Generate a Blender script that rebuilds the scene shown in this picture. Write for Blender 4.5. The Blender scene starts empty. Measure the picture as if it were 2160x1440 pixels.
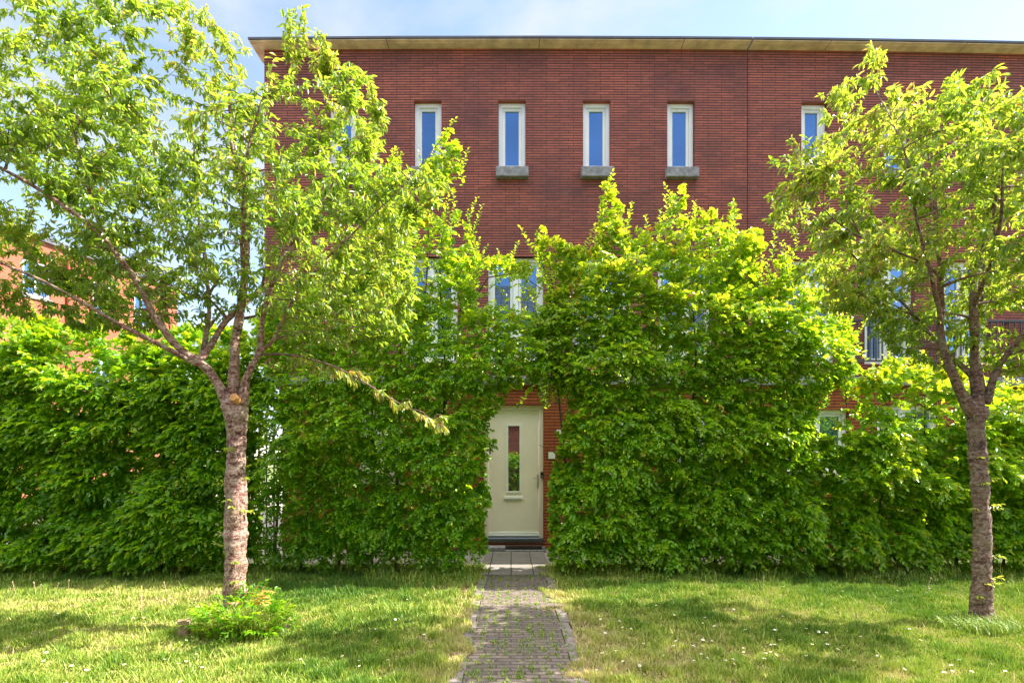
import bpy, math, random
import numpy as np
from mathutils import Vector
R_ = math.radians
random.seed(7)
rng = np.random.default_rng(11)
S = bpy.context.scene
col = S.collection

# ------------------------------------------------------------ camera, sky, sun
CAMZ = 1.48
FPX = 1200.0            # focal length in pixels of the 2160 px wide photograph
cam_d = bpy.data.cameras.new('camera')
cam = bpy.data.objects.new('camera', cam_d); col.objects.link(cam)
cam_d.sensor_width = 36; cam_d.lens = 36 * FPX / 2160
cam_d.shift_y = (980 - 720) / 2160
cam_d.clip_end = 1500; cam_d.clip_start = 0.05
cam.location = (0, 0, CAMZ); cam.rotation_euler = (R_(90), 0, 0)
S.camera = cam

SUN_EL, SUN_AZ = R_(45), R_(9.5)          # azimuth measured from +x towards +y
sd = Vector((math.cos(SUN_EL) * math.cos(SUN_AZ), math.cos(SUN_EL) * math.sin(SUN_AZ), math.sin(SUN_EL)))
sl = bpy.data.lights.new('sun', 'SUN'); sl.energy = 5.0; sl.angle = R_(0.53); sl.color = (1, .93, .82)
so = bpy.data.objects.new('sun', sl); col.objects.link(so)
so.rotation_euler = sd.to_track_quat('Z', 'Y').to_euler()
so.location = sd * 60

W = bpy.data.worlds.new('World'); S.world = W; W.use_nodes = True
nt = W.node_tree; nt.nodes.clear()
n_out = nt.nodes.new('ShaderNodeOutputWorld'); n_bg = nt.nodes.new('ShaderNodeBackground')
n_sky = nt.nodes.new('ShaderNodeTexSky'); n_sky.sky_type = 'NISHITA'; n_sky.sun_disc = False
n_sky.sun_elevation = SUN_EL; n_sky.sun_rotation = R_(90) - SUN_AZ
n_sky.air_density = 1.0; n_sky.dust_density = 0.3; n_sky.ozone_density = 2.5
tc = nt.nodes.new('ShaderNodeTexCoord'); mp = nt.nodes.new('ShaderNodeMapping')
mp.inputs['Scale'].default_value = (1.0, 1.0, 2.6)
nz = nt.nodes.new('ShaderNodeTexNoise'); nz.inputs['Scale'].default_value = 2.3; nz.inputs['Detail'].default_value = 7
nz.inputs['Roughness'].default_value = .55; nz.inputs['Distortion'].default_value = .4
cr = nt.nodes.new('ShaderNodeValToRGB')
cr.color_ramp.elements[0].position = .44; cr.color_ramp.elements[0].color = (0, 0, 0, 1)
cr.color_ramp.elements[1].position = .62; cr.color_ramp.elements[1].color = (1, 1, 1, 1)
# thin cloud lies on the side of the sky above the house (+y); the sky behind the viewer is clear
sep = nt.nodes.new('ShaderNodeSeparateXYZ')
mr = nt.nodes.new('ShaderNodeMapRange'); mr.inputs['From Min'].default_value = -.25; mr.inputs['From Max'].default_value = .6
mr.inputs['To Min'].default_value = 0; mr.inputs['To Max'].default_value = 1
mu = nt.nodes.new('ShaderNodeMath'); mu.operation = 'MULTIPLY'
mad = nt.nodes.new('ShaderNodeMath'); mad.operation = 'MULTIPLY_ADD'; mad.inputs[1].default_value = .75; mad.inputs[2].default_value = .12
mx = nt.nodes.new('ShaderNodeMixRGB'); mx.inputs['Color2'].default_value = (1.80, 1.93, 2.12, 1)
nt.links.new(tc.outputs['Generated'], mp.inputs['Vector']); nt.links.new(mp.outputs[0], nz.inputs['Vector'])
nt.links.new(nz.outputs['Fac'], cr.inputs[0]); nt.links.new(tc.outputs['Generated'], sep.inputs[0])
nt.links.new(sep.outputs['Y'], mr.inputs['Value']); nt.links.new(cr.outputs[0], mad.inputs[0])
nt.links.new(mad.outputs[0], mu.inputs[0]); nt.links.new(mr.outputs[0], mu.inputs[1])
nt.links.new(mu.outputs[0], mx.inputs['Fac']); tn = nt.nodes.new('ShaderNodeMixRGB'); tn.blend_type = 'MULTIPLY'; tn.inputs['Fac'].default_value = 1; tn.inputs['Color2'].default_value = (.92, .82, .74, 1)
nt.links.new(n_sky.outputs[0], tn.inputs['Color1']); nt.links.new(tn.outputs[0], mx.inputs['Color1'])
mr2 = nt.nodes.new('ShaderNodeMapRange'); mr2.inputs['From Min'].default_value = .66; mr2.inputs['From Max'].default_value = .78   # bright overhead cloud, out of view, added as fill light for the shaded facade
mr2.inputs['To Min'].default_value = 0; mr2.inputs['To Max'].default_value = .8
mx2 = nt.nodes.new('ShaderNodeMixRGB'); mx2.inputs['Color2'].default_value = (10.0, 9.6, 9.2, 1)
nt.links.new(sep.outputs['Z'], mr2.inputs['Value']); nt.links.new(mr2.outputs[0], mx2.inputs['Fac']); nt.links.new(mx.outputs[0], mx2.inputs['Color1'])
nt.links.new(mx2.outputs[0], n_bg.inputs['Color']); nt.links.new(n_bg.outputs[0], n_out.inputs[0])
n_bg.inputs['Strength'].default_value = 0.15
S.view_settings.view_transform = 'Standard'; S.view_settings.look = 'None'
S.view_settings.exposure = 1.74; S.view_settings.gamma = 1
S.cycles.max_bounces = 8; S.cycles.transmission_bounces = 5; S.cycles.diffuse_bounces = 4
S.cycles.sample_clamp_indirect = 8

D = FPX / 122.0          # distance of the facade plane: 9.84 m
def wpt(px, py, d): return ((px - 1080) / FPX * d, d, CAMZ + (980 - py) / FPX * d)
def bend(x): return 0.0016 * x * x      # the row of houses curves very slightly

# ------------------------------------------------------------ helpers
def tag(o, label=None, cat=None, group=None, kind=None):
    if label: o['label'] = label
    if cat: o['category'] = cat
    if group: o['group'] = group
    if kind: o['kind'] = kind
    return o
def empty(name, loc=(0, 0, 0)):
    o = bpy.data.objects.new(name, None); col.objects.link(o); o.location = loc
    o.empty_display_size = .2
    return o
def wloc(o):
    v = Vector((0, 0, 0))
    while o is not None: v += o.location; o = o.parent
    return np.array(v)
class MB:
    def __init__(s): s.v = []; s.f = []; s.m = []; s.mi = 0
    def face(s, pts):
        b = len(s.v); s.v += [tuple(p) for p in pts]; s.f.append(tuple(range(b, b + len(pts)))); s.m.append(s.mi)
    def box(s, x0, x1, y0, y1, z0, z1, skip=''):
        b = len(s.v)
        s.v += [(x0,y0,z0),(x1,y0,z0),(x1,y1,z0),(x0,y1,z0),(x0,y0,z1),(x1,y0,z1),(x1,y1,z1),(x0,y1,z1)]
        for k, f in dict(b=(0,3,2,1), t=(4,5,6,7), f=(0,1,5,4), r=(1,2,6,5), k=(2,3,7,6), l=(3,0,4,7)).items():
            if k not in skip: s.f.append(tuple(b + i for i in f)); s.m.append(s.mi)
    def tube(s, pts, rad, n=8, cap=True):
        pts = [np.array(p, float) for p in pts]; b = len(s.v); m = len(pts)
        ref = np.array((0.13, 0.97, 0.2)) 
        for i, p in enumerate(pts):
            t = pts[min(i + 1, m - 1)] - pts[max(i - 1, 0)]; t = t / (np.linalg.norm(t) + 1e-9)
            u = np.cross(t, ref)
            if np.linalg.norm(u) < .1: u = np.cross(t, (1, 0, 0))
            u /= np.linalg.norm(u); w = np.cross(t, u)
            r = rad[i] if hasattr(rad, '__len__') else rad
            for k in range(n):
                a = 2 * math.pi * k / n
                s.v.append(tuple(p + r * (math.cos(a) * u + math.sin(a) * w)))
        for i in range(m - 1):
            for k in range(n):
                k2 = (k + 1) % n
                s.f.append((b + i*n + k, b + i*n + k2, b + (i+1)*n + k2, b + (i+1)*n + k)); s.m.append(s.mi)
        if cap:
            s.f.append(tuple(b + k for k in range(n))[::-1]); s.m.append(s.mi)
            s.f.append(tuple(b + (m-1)*n + k for k in range(n))); s.m.append(s.mi)
    def build(s, name, mats, parent=None, smooth=False, bent=False, bevel=0):
        if not isinstance(mats, (list, tuple)): mats = [mats]
        v = np.array(s.v, float)
        if bent: v[:, 1] += bend(v[:, 0])
        if parent is not None: v = v - wloc(parent)
        me = bpy.data.meshes.new(name); me.from_pydata(v.tolist(), [], s.f)
        for m in mats: me.materials.append(m)
        me.polygons.foreach_set('material_index', s.m)
        if smooth: me.polygons.foreach_set('use_smooth', [True] * len(s.f))
        me.update()
        o = bpy.data.objects.new(name, me); col.objects.link(o)
        if parent is not None: o.parent = parent
        if bevel:
            b = o.modifiers.new('bevel', 'BEVEL'); b.width = bevel; b.segments = 2; b.limit_method = 'ANGLE'
        return o
def np_mesh(name, V, F, mat, parent=None, attrs=None, smooth=False):
    """V (n,3), F (m,k) faces with k corners each"""
    V = np.asarray(V, np.float32)
    if parent is not None: V = V - wloc(parent).astype(np.float32)
    me = bpy.data.meshes.new(name); m, k = F.shape
    me.vertices.add(len(V)); me.vertices.foreach_set('co', V.ravel())
    me.loops.add(m * k); me.loops.foreach_set('vertex_index', F.astype(np.int32).ravel())
    me.polygons.add(m)
    me.polygons.foreach_set('loop_start', np.arange(0, m * k, k, dtype=np.int32))
    if smooth: me.polygons.foreach_set('use_smooth', np.ones(m, bool))
    for an, av in (attrs or {}).items():
        a = me.attributes.new(an, 'FLOAT', 'POINT'); a.data.foreach_set('value', av.astype(np.float32))
    me.materials.append(mat); me.update(calc_edges=True); me.validate()
    o = bpy.data.objects.new(name, me); col.objects.link(o)
    if parent is not None: o.parent = parent
    return o
def nrm(a): return a / (np.linalg.norm(a, axis=-1, keepdims=True) + 1e-9)
def vnoise(P, scale, seed=0):
    """value noise 0..1 on (n,3)"""
    P = np.asarray(P, float) * scale + 1000.37 * (seed + 1); I = np.floor(P).astype(np.int64); f = P - I; f = f * f * (3 - 2 * f)
    def h(i):
        n = (i[:, 0] * 73856093) ^ (i[:, 1] * 19349663) ^ (i[:, 2] * 83492791)
        n = (n ^ (n >> 13)) * 1274126177 & 0x7fffffff
        return (n & 0xffff) / 65535.0
    r = 0
    for a in (0, 1):
        for b in (0, 1):
            for c in (0, 1):
                w = (f[:, 0] if a else 1 - f[:, 0]) * (f[:, 1] if b else 1 - f[:, 1]) * (f[:, 2] if c else 1 - f[:, 2])
                r = r + w * h(I + np.array([a, b, c]))
    return r
def in_poly(x, y, poly):
    ins = np.zeros(len(x), bool); n = len(poly)
    for i in range(n):
        x1, y1 = poly[i]; x2, y2 = poly[(i + 1) % n]
        c = ((y1 > y) != (y2 > y)) & (x < (x2 - x1) * (y - y1) / ((y2 - y1) or 1e-9) + x1)
        ins ^= c
    return ins
def edge_dist(x, y, poly):
    d = np.full(len(x), 1e9); n = len(poly)
    for i in range(n):
        a = np.array(poly[i], float); b = np.array(poly[(i + 1) % n], float); ab = b - a
        t = np.clip(((x - a[0]) * ab[0] + (y - a[1]) * ab[1]) / (ab @ ab + 1e-9), 0, 1)
        d = np.minimum(d, np.hypot(x - a[0] - t * ab[0], y - a[1] - t * ab[1]))
    return d

# ------------------------------------------------------------ materials
class NT:
    def __init__(s, name):
        s.m = bpy.data.materials.new(name); s.m.use_nodes = True; s.t = s.m.node_tree; s.t.nodes.clear()
        s.out = s.n('ShaderNodeOutputMaterial')
    def n(s, ty, **kw):
        nd = s.t.nodes.new(ty)
        for k, v in kw.items():
            if k.startswith('i_'):
                key = k[2:].replace('_', ' ')
                nd.inputs[int(key) if key.isdigit() else key].default_value = v
            else: setattr(nd, k, v)
        return nd
    def l(s, a, b): s.t.links.new(a, b)
    def coord(s, kind='Object', scale=(1, 1, 1)):
        tc = s.n('ShaderNodeTexCoord'); mp = s.n('ShaderNodeMapping'); mp.inputs['Scale'].default_value = scale
        s.l(tc.outputs[kind], mp.inputs[0]); return mp.outputs[0]
    def noise(s, vec, scale, detail=4, rough=.55, dist=0):
        nd = s.n('ShaderNodeTexNoise', i_Scale=scale, i_Detail=detail, i_Roughness=rough, i_Distortion=dist); s.l(vec, nd.inputs['Vector']); return nd.outputs['Fac']
    def ramp(s, fac, stops):
        nd = s.n('ShaderNodeValToRGB'); e = nd.color_ramp.elements
        while len(e) < len(stops): e.new(.5)
        for i, (p, c) in enumerate(stops): e[i].position = p; e[i].color = (*c, 1) if len(c) == 3 else c
        s.l(fac, nd.inputs[0]); return nd.outputs[0]
    def mix(s, fac, a, b, mode='MIX'):
        nd = s.n('ShaderNodeMixRGB', blend_type=mode)
        for k, v in ((0, fac), (1, a), (2, b)):
            if isinstance(v, (int, float)): nd.inputs[k].default_value = v
            elif isinstance(v, tuple): nd.inputs[k].default_value = (*v, 1)
            else: s.l(v, nd.inputs[k])
        return nd.outputs[0]
    def bump(s, h, strength=.5, dist=.01):
        nd = s.n('ShaderNodeBump', i_Strength=strength, i_Distance=dist); s.l(h, nd.inputs['Height']); return nd.outputs[0]
    def bsdf(s, colr, rough=.7, normal=None, spec=.4, metal=0):
        nd = s.n('ShaderNodeBsdfPrincipled')
        nd.inputs['Roughness'].default_value = rough; nd.inputs['Specular IOR Level'].default_value = spec; nd.inputs['Metallic'].default_value = metal
        if isinstance(colr, tuple): nd.inputs['Base Color'].default_value = (*colr, 1)
        else: s.l(colr, nd.inputs['Base Color'])
        if normal is not None: s.l(normal, nd.inputs['Normal'])
        return nd
    def done(s, sh): s.l(sh.outputs[0] if hasattr(sh, 'outputs') else sh, s.out.inputs[0]); return s.m

def mat_plain(name, c, rough=.6, var=.12, scale=8, bump=.0, spec=.4, metal=0):
    t = NT(name); v = t.coord(); f = t.noise(v, scale, 5)
    lo = tuple(x * (1 - var) for x in c); hi = tuple(min(1, x * (1 + var)) for x in c)
    c_ = t.ramp(f, [(.3, lo), (.7, hi)])
    n = t.bump(t.noise(v, scale * 12, 3), bump, .004) if bump else None
    return t.done(t.bsdf(c_, rough, n, spec, metal))
def mat_brick(name, c1, c2, mortar, bw, bh, ms=.008, stain=(.10, .055, .06), seed=0):
    t = NT(name); tc = t.n('ShaderNodeTexCoord'); sp = t.n('ShaderNodeSeparateXYZ'); t.l(tc.outputs['Object'], sp.inputs[0])
    ad = t.n('ShaderNodeMath', operation='ADD'); t.l(sp.outputs[0], ad.inputs[0]); t.l(sp.outputs[1], ad.inputs[1])
    cb = t.n('ShaderNodeCombineXYZ'); t.l(ad.outputs[0], cb.inputs[0]); t.l(sp.outputs[2], cb.inputs[1])
    st = t.n('ShaderNodeMath', operation='MULTIPLY'); t.l(ad.outputs[0], st.inputs[0]); st.inputs[1].default_value = 2.2      # perpends are thinner than bed joints
    cs = t.n('ShaderNodeCombineXYZ'); t.l(st.outputs[0], cs.inputs[0]); t.l(sp.outputs[2], cs.inputs[1])
    br = t.n('ShaderNodeTexBrick', offset=.37, offset_frequency=3, squash=1.0)
    br.inputs['Scale'].default_value = 1; br.inputs['Brick Width'].default_value = bw * 2.2; br.inputs['Row Height'].default_value = bh
    br.inputs['Mortar Size'].default_value = ms; br.inputs['Mortar Smooth'].default_value = .15; br.inputs['Bias'].default_value = -.1
    br.inputs['Color1'].default_value = (*c1, 1); br.inputs['Color2'].default_value = (*c2, 1); br.inputs['Mortar'].default_value = (*mortar, 1)
    t.l(cs.outputs[0], br.inputs['Vector'])
    big = t.ramp(t.noise(cb.outputs[0], .9, 6, .65), [(.40, (0, 0, 0)), (.66, (1, 1, 1))])
    fine = t.noise(cb.outputs[0], 9, 4, .7)
    c = t.mix(big, br.outputs['Color'], t.mix(.6, br.outputs['Color'], stain))
    pale = t.ramp(t.noise(cb.outputs[0], 2.3, 8, .75), [(.60, (0, 0, 0)), (.78, (.38, .38, .38))])
    c = t.mix(pale, c, (.42, .27, .25))
    c = t.mix(.35, c, t.ramp(fine, [(.3, (.55, .55, .55)), (.7, (1, 1, 1))]), 'MULTIPLY')
    inv = t.n('ShaderNodeMath', operation='SUBTRACT'); inv.inputs[0].default_value = 1; t.l(br.outputs['Fac'], inv.inputs[1])
    hh = t.n('ShaderNodeMath', operation='MULTIPLY_ADD'); t.l(fine, hh.inputs[0]); hh.inputs[1].default_value = .25; t.l(inv.outputs[0], hh.inputs[2])
    return t.done(t.bsdf(c, .85, t.bump(hh.outputs[0], .8, .006), .2))
M = {}
M['brick_red'] = mat_brick('red_brown_brick', (.52, .150, .102), (.36, .108, .080), (.055, .035, .036), .235, .0445, .0085)
M['brick_orange'] = mat_brick('orange_brick', (.44, .12, .045), (.36, .09, .035), (.03, .017, .013), .215, .054, .008, (.26, .07, .03))
M['brick_far'] = mat_brick('far_orange_brick', (.44, .15, .085), (.40, .13, .07), (.22, .08, .055), .22, .07, .009, (.36, .13, .08))
M['concrete_tan'] = mat_plain('tan_concrete', (.82, .60, .50), .8, .28, 5, .4)
M['concrete_grey'] = mat_plain('weathered_grey_concrete', (.26, .25, .25), .9, .35, 14, .8)
M['white_paint'] = mat_plain('white_window_paint', (.88, .88, .88), .35, .04, 3)
M['sash_paint'] = mat_plain('cream_sash_paint', (.84, .84, .78), .35, .04, 3)
M['door_paint'] = mat_plain('pale_cream_door_paint', (.88, .78, .68), .4, .04, 2)
M['dark_metal'] = mat_plain('dark_grey_metal', (.06, .065, .075), .45, .2, 6)
M['black'] = mat_plain('black_plastic', (.015, .014, .014), .35, .2, 6)
M['steel'] = mat_plain('brushed_steel', (.62, .60, .57), .3, .1, 6, 0, .5, .85)
M['roof_edge'] = mat_plain('dark_roof_edge', (.10, .10, .12), .5, .2, 5)
M['roof_flat'] = mat_plain('bitumen_roof', (.06, .06, .06), .9, .2, 5)
M['tile_light'] = mat_plain('pale_concrete_tile', (.50, .41, .33), .85, .2, 9, .5)
M['plate'] = mat_plain('white_enamel_plate', (.75, .78, .74), .4, .05, 4)
M['stake_wood'] = mat_plain('weathered_stake_wood', (.30, .22, .13), .85, .35, 25, .8)
M['sawn_wood'] = mat_plain('freshly_sawn_wood', (.62, .30, .10), .7, .15, 20)
M['red_pipe'] = mat_plain('red_brown_drainpipe', (.42, .07, .04), .5, .1, 6)
def mat_glass(name, deep, tint, fac):
    t = NT(name); b = t.bsdf(deep, .25, None, .3); g = t.n('ShaderNodeBsdfGlossy'); g.inputs['Roughness'].default_value = .015
    g.inputs['Color'].default_value = (*tint, 1)
    v = t.coord(); t.l(t.bump(t.noise(v, 1.3, 1), .05, .02), g.inputs['Normal'])
    mx = t.n('ShaderNodeMixShader'); mx.inputs[0].default_value = fac; t.l(b.outputs[0], mx.inputs[1]); t.l(g.outputs[0], mx.inputs[2])
    w_ = t.noise(v, .55, 2); f_ = t.n('ShaderNodeMapRange'); t.l(w_, f_.inputs[0]); f_.inputs[1].default_value = .3; f_.inputs[2].default_value = .7; f_.inputs[3].default_value = fac * .6; f_.inputs[4].default_value = fac * 1.15
    t.l(f_.outputs[0], mx.inputs[0])
    return t.done(mx)
M['glass'] = mat_glass('window_glass', (.03, .06, .13), (.24, .42, .70), .6)
M['door_glass'] = mat_glass('door_glass', (.02, .02, .02), (.8, .8, .8), .45)

def mat_leaf(name, stops, tstops, tw=.45, rough=.38, spec=.5):
    t = NT(name); a = t.n('ShaderNodeAttribute', attribute_name='tint')
    c = t.ramp(a.outputs['Fac'], stops); c2 = t.ramp(a.outputs['Fac'], tstops)
    b = t.bsdf(c, rough, None, spec); tr = t.n('ShaderNodeBsdfTranslucent'); t.l(c2, tr.inputs[0])
    mx = t.n('ShaderNodeMixShader'); mx.inputs[0].default_value = tw; t.l(b.outputs[0], mx.inputs[1]); t.l(tr.outputs[0], mx.inputs[2])
    return t.done(mx)
M['hornbeam'] = mat_leaf('hornbeam_leaf', [(0, (.035, .12, .008)), (.35, (.085, .26, .012)), (.62, (.18, .38, .016)), (.90, (.38, .45, .04)), (1, (.50, .20, .05))],
                         [(0, (.13, .42, .006)), (.35, (.30, .66, .008)), (.62, (.60, .82, .015)), (.9, (.85, .80, .04)), (1, (.85, .40, .06))], .50, .34)
M['cherry'] = mat_leaf('cherry_leaf', [(0, (.06, .15, .015)), (.5, (.16, .28, .03)), (.85, (.36, .36, .06)), (1, (.50, .25, .08))],
                       [(0, (.26, .50, .02)), (.5, (.55, .74, .04)), (.85, (.85, .78, .10)), (1, (.85, .45, .12))], .44, .30, .9)
M['grass'] = mat_leaf('grass_blade', [(0, (.08, .18, .02)), (.38, (.26, .37, .04)), (.68, (.50, .50, .12)), (1, (.64, .50, .28))],
                      [(0, (.16, .32, .02)), (.5, (.40, .50, .05)), (1, (.6, .46, .22))], .2, .5, .3)
def mat_twig(name, c1, c2):
    t = NT(name); v = t.coord('Object'); f = t.noise(v, 14, 5, .7)
    return t.done(t.bsdf(t.ramp(f, [(.35, c1), (.65, c2)]), .75, t.bump(f, .6, .01)))
M['hedge_twig'] = mat_twig('hedge_stem_bark', (.05, .04, .03), (.13, .10, .075))
M['branch'] = mat_twig('cherry_branch_bark', (.10, .05, .038), (.30, .18, .14))
def mat_bark(name, grey, dk=1.0):
    t = NT(name); v = t.coord('Object', (5.5, 5.5, 20)); w = t.coord('Object')
    band = t.noise(v, 1.0, 6, .7, 1.4); rough = t.noise(w, 38, 6, .75); big = t.noise(w, 4.5, 3, .6)
    c = t.ramp(band, [(.36, (.05 * dk, .02 * dk, .02 * dk)), (.44, (.20 * dk, .075 * dk, .06 * dk)), (.53, (.34 * dk, .17 * dk, .13 * dk)), (.64, (.52 * dk, .40 * dk, .31 * dk))])
    c = t.mix(t.ramp(rough, [(.50, (0, 0, 0)), (.58, (1, 1, 1))]), c, t.mix(.75, c, grey))
    c = t.mix(t.ramp(rough, [(.36, (1, 1, 1)), (.44, (0, 0, 0))]), c, (.05, .03, .03))
    c = t.mix(t.ramp(big, [(.5, (0, 0, 0)), (.72, (.55, .55, .55))]), c, (.24, .22, .12))
    h = t.mix(.5, band, rough)
    return t.done(t.bsdf(c, .7, t.bump(h, 1.0, .03), .35))
M['bark'] = mat_bark('cherry_bark', (.60, .48, .39), 1.0); M['bark_dark'] = mat_bark('dark_cherry_bark', (.36, .30, .24), .62)

# ground materials
t = NT('lawn_soil'); v = t.coord(); f = t.noise(v, 1.4, 6, .6); g = t.noise(v, 30, 5, .7)
c = t.ramp(f, [(.35, (.03, .055, .01)), (.52, (.07, .075, .02)), (.68, (.18, .13, .06))]); c = t.mix(.6, c, t.ramp(g, [(.3, (.35, .35, .3)), (.7, (1, 1, 1))]), 'MULTIPLY')  # soil colour darkened to stand in for shadow between the grass blades
M['lawn'] = t.done(t.bsdf(c, .95, t.bump(g, .8, .02), .1))
t = NT('bare_ground'); v = t.coord(); f = t.noise(v, .25, 6); g = t.noise(v, 20, 4)
c = t.mix(.5, t.ramp(f, [(.35, (.10, .15, .04)), (.6, (.17, .20, .07))]), t.ramp(g, [(.3, (.4, .4, .4)), (.7, (1, 1, 1))]), 'MULTIPLY')
M['ground'] = t.done(t.bsdf(c, .95, None, .1))
def mat_pavers(name, c1, c2, mortar, bw, bh, ms, rot=0, offs=.5, moss=(.10, .12, .05), mossamt=.55):
    t = NT(name); tc = t.n('ShaderNodeTexCoord'); mp = t.n('ShaderNodeMapping'); mp.inputs['Rotation'].default_value = (0, 0, rot)
    t.l(tc.outputs['Object'], mp.inputs[0]); v = mp.outputs[0]
    wob = t.n('ShaderNodeTexNoise', i_Scale=3.0, i_Detail=2); t.l(v, wob.inputs['Vector'])
    vm = t.n('ShaderNodeVectorMath', operation='SCALE'); t.l(wob.outputs['Color'], vm.inputs[0]); vm.inputs['Scale'].default_value = .025
    va = t.n('ShaderNodeVectorMath', operation='ADD'); t.l(v, va.inputs[0]); t.l(vm.outputs[0], va.inputs[1]); vv = va.outputs[0]
    br = t.n('ShaderNodeTexBrick', offset=offs, offset_frequency=2)
    for k, x in (('Scale', 1), ('Brick Width', bw), ('Row Height', bh), ('Mortar Size', ms), ('Mortar Smooth', .3)): br.inputs[k].default_value = x
    br.inputs['Color1'].default_value = (*c1, 1); br.inputs['Color2'].default_value = (*c2, 1); br.inputs['Mortar'].default_value = (*mortar, 1)
    t.l(vv, br.inputs['Vector']); fine = t.noise(v, 25, 6, .7); big = t.noise(v, 1.7, 5, .6)
    c = t.mix(.55, br.outputs['Color'], t.ramp(fine, [(.3, (.45, .45, .45)), (.7, (1, 1, 1))]), 'MULTIPLY')
    c = t.mix(t.ramp(big, [(.52, (0, 0, 0)), (.75, (mossamt,) * 3)]), c, moss)
    inv = t.n('ShaderNodeMath', operation='SUBTRACT'); inv.inputs[0].default_value = 1; t.l(br.outputs['Fac'], inv.inputs[1])
    hh = t.n('ShaderNodeMath', operation='MULTIPLY_ADD'); t.l(fine, hh.inputs[0]); hh.inputs[1].default_value = .5; t.l(inv.outputs[0], hh.inputs[2])
    return t.done(t.bsdf(c, .85, t.bump(hh.outputs[0], .9, .012), .25))
M['paver'] = mat_pavers('purple_grey_pavers', (.235, .18, .155), (.15, .12, .11), (.11, .095, .065), .20, .066, .009)
M['yard'] = mat_pavers('pale_yard_paving', (.46, .40, .36), (.40, .36, .33), (.12, .11, .09), .21, .105, .006, 0, .5, (.3, .27, .22), .3)
M['tiles'] = mat_pavers('grey_path_slabs', (.30, .265, .24), (.26, .235, .22), (.07, .075, .04), .30, .30, .008, 0, .0)
M['kerb'] = mat_plain('grey_kerb_stone', (.20, .165, .15), .85, .35, 9, .5)

# ------------------------------------------------------------ ground, lawn, path
def lawn_z(x, y):
    P = np.stack([x, y, np.zeros_like(x)], 1)
    z = .012 + .030 * vnoise(P, .9, 3) + .012 * vnoise(P, 3.1, 4)
    w = np.clip((np.abs(x - .05) - .47) / .35, 0, 1)
    return z * w + .012 * (1 - w)
g = MB(); g.face([(-300, -200, 0), (300, -200, 0), (300, 500, 0), (-300, 500, 0)])
tag(g.build('ground', M['ground']), kind='structure')
def lawn_sheet(x0, x1):
    nx, ny = int((x1 - x0) / .12) + 1, 110
    X, Y = np.meshgrid(np.linspace(x0, x1, nx), np.linspace(-2.5, 8.35, ny)); X, Y = X.ravel(), Y.ravel()
    Z = lawn_z(X, Y); i = np.arange(nx - 1); j = np.arange(ny - 1); I, J = np.meshgrid(i, j); a = (J * nx + I).ravel()
    tag(np_mesh('lawn', np.stack([X, Y, Z], 1), np.stack([a, a + 1, a + nx + 1, a + nx], 1), M['lawn'], smooth=True), kind='structure')
lawn_sheet(-14, -.43); lawn_sheet(.53, 14)
PX0, PX1 = -.43, .53
g = MB()
ny = 60
for j in range(ny):
    y0 = -2.5 + j * (7.52 + 2.5) / ny; y1 = -2.5 + (j + 1) * (7.52 + 2.5) / ny
    g.face([(PX0 + .1, y0, .026), (PX1 - .1, y0, .026), (PX1 - .1, y1, .026), (PX0 + .1, y1, .026)])
tag(g.build('path', M['paver']), kind='structure')
for (xa, xb) in ((PX0, PX0 + .098), (PX1 - .098, PX1)):
    g = MB(); y = -2.5
    while y < 7.5:
        L = .21; dz = random.uniform(-.008, .003); dx = random.uniform(-.012, .012)
        g.box(xa + dx, xb + dx, y + .004, min(y + L - .004, 7.52), -.02, .030 + dz, 'b'); y += L
    tag(g.build('path_kerb', M['kerb'], bevel=.005), kind='structure')
g = MB(); g.face([(PX0, 7.522, .030), (PX1, 7.522, .030), (PX1, D - .32, .030), (PX0, D - .32, .030)])
tag(g.build('path_slabs', M['tiles']), kind='structure')
g = MB(); g.face([(-30, 8.3, .010), (4.4, 8.3, .010), (4.4, 40, .010), (-30, 40, .010)])
tag(g.build('yard_paving', M['yard']), kind='structure')
g = MB(); g.box(-14, 14, -5.2, -2.6, -.02, .02, 'b')
tag(g.build('pavement', M['yard']), kind='structure')

# ------------------------------------------------------------ houses
ZC = lambda py: CAMZ + (980 - py) / 122.0       # height on the facade plane
XC = lambda px: (px - 1080) / 122.0
ZT = ZC(103)
BAND0, BAND1 = ZC(812), ZC(794)
def wall_holes(mb, x0, x1, z0, z1, holes, y, rev=.10):
    """front face with openings and their reveals; holes = (xa, xb, za, zb)"""
    xs = sorted({x0, x1, *[h[0] for h in holes], *[h[1] for h in holes]}); zs = sorted({z0, z1, *[h[2] for h in holes], *[h[3] for h in holes]})
    for a, b in zip(xs, xs[1:]):
        for c, d in zip(zs, zs[1:]):
            mxx, mz = (a + b) / 2, (c + d) / 2
            if any(h[0] < mxx < h[1] and h[2] < mz < h[3] for h in holes): continue
            mb.face([(a, y, c), (b, y, c), (b, y, d), (a, y, d)])
    for (a, b, c, d) in holes:
        mb.face([(a, y, c), (a, y, d), (a, y + rev, d), (a, y + rev, c)]); mb.face([(b, y, d), (b, y, c), (b, y + rev, c), (b, y + rev, d)])
        mb.face([(a, y, d), (b, y, d), (b, y + rev, d), (a, y + rev, d)]); mb.face([(a, y + rev, c), (b, y + rev, c), (b, y, c), (a, y, c)])
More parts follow.
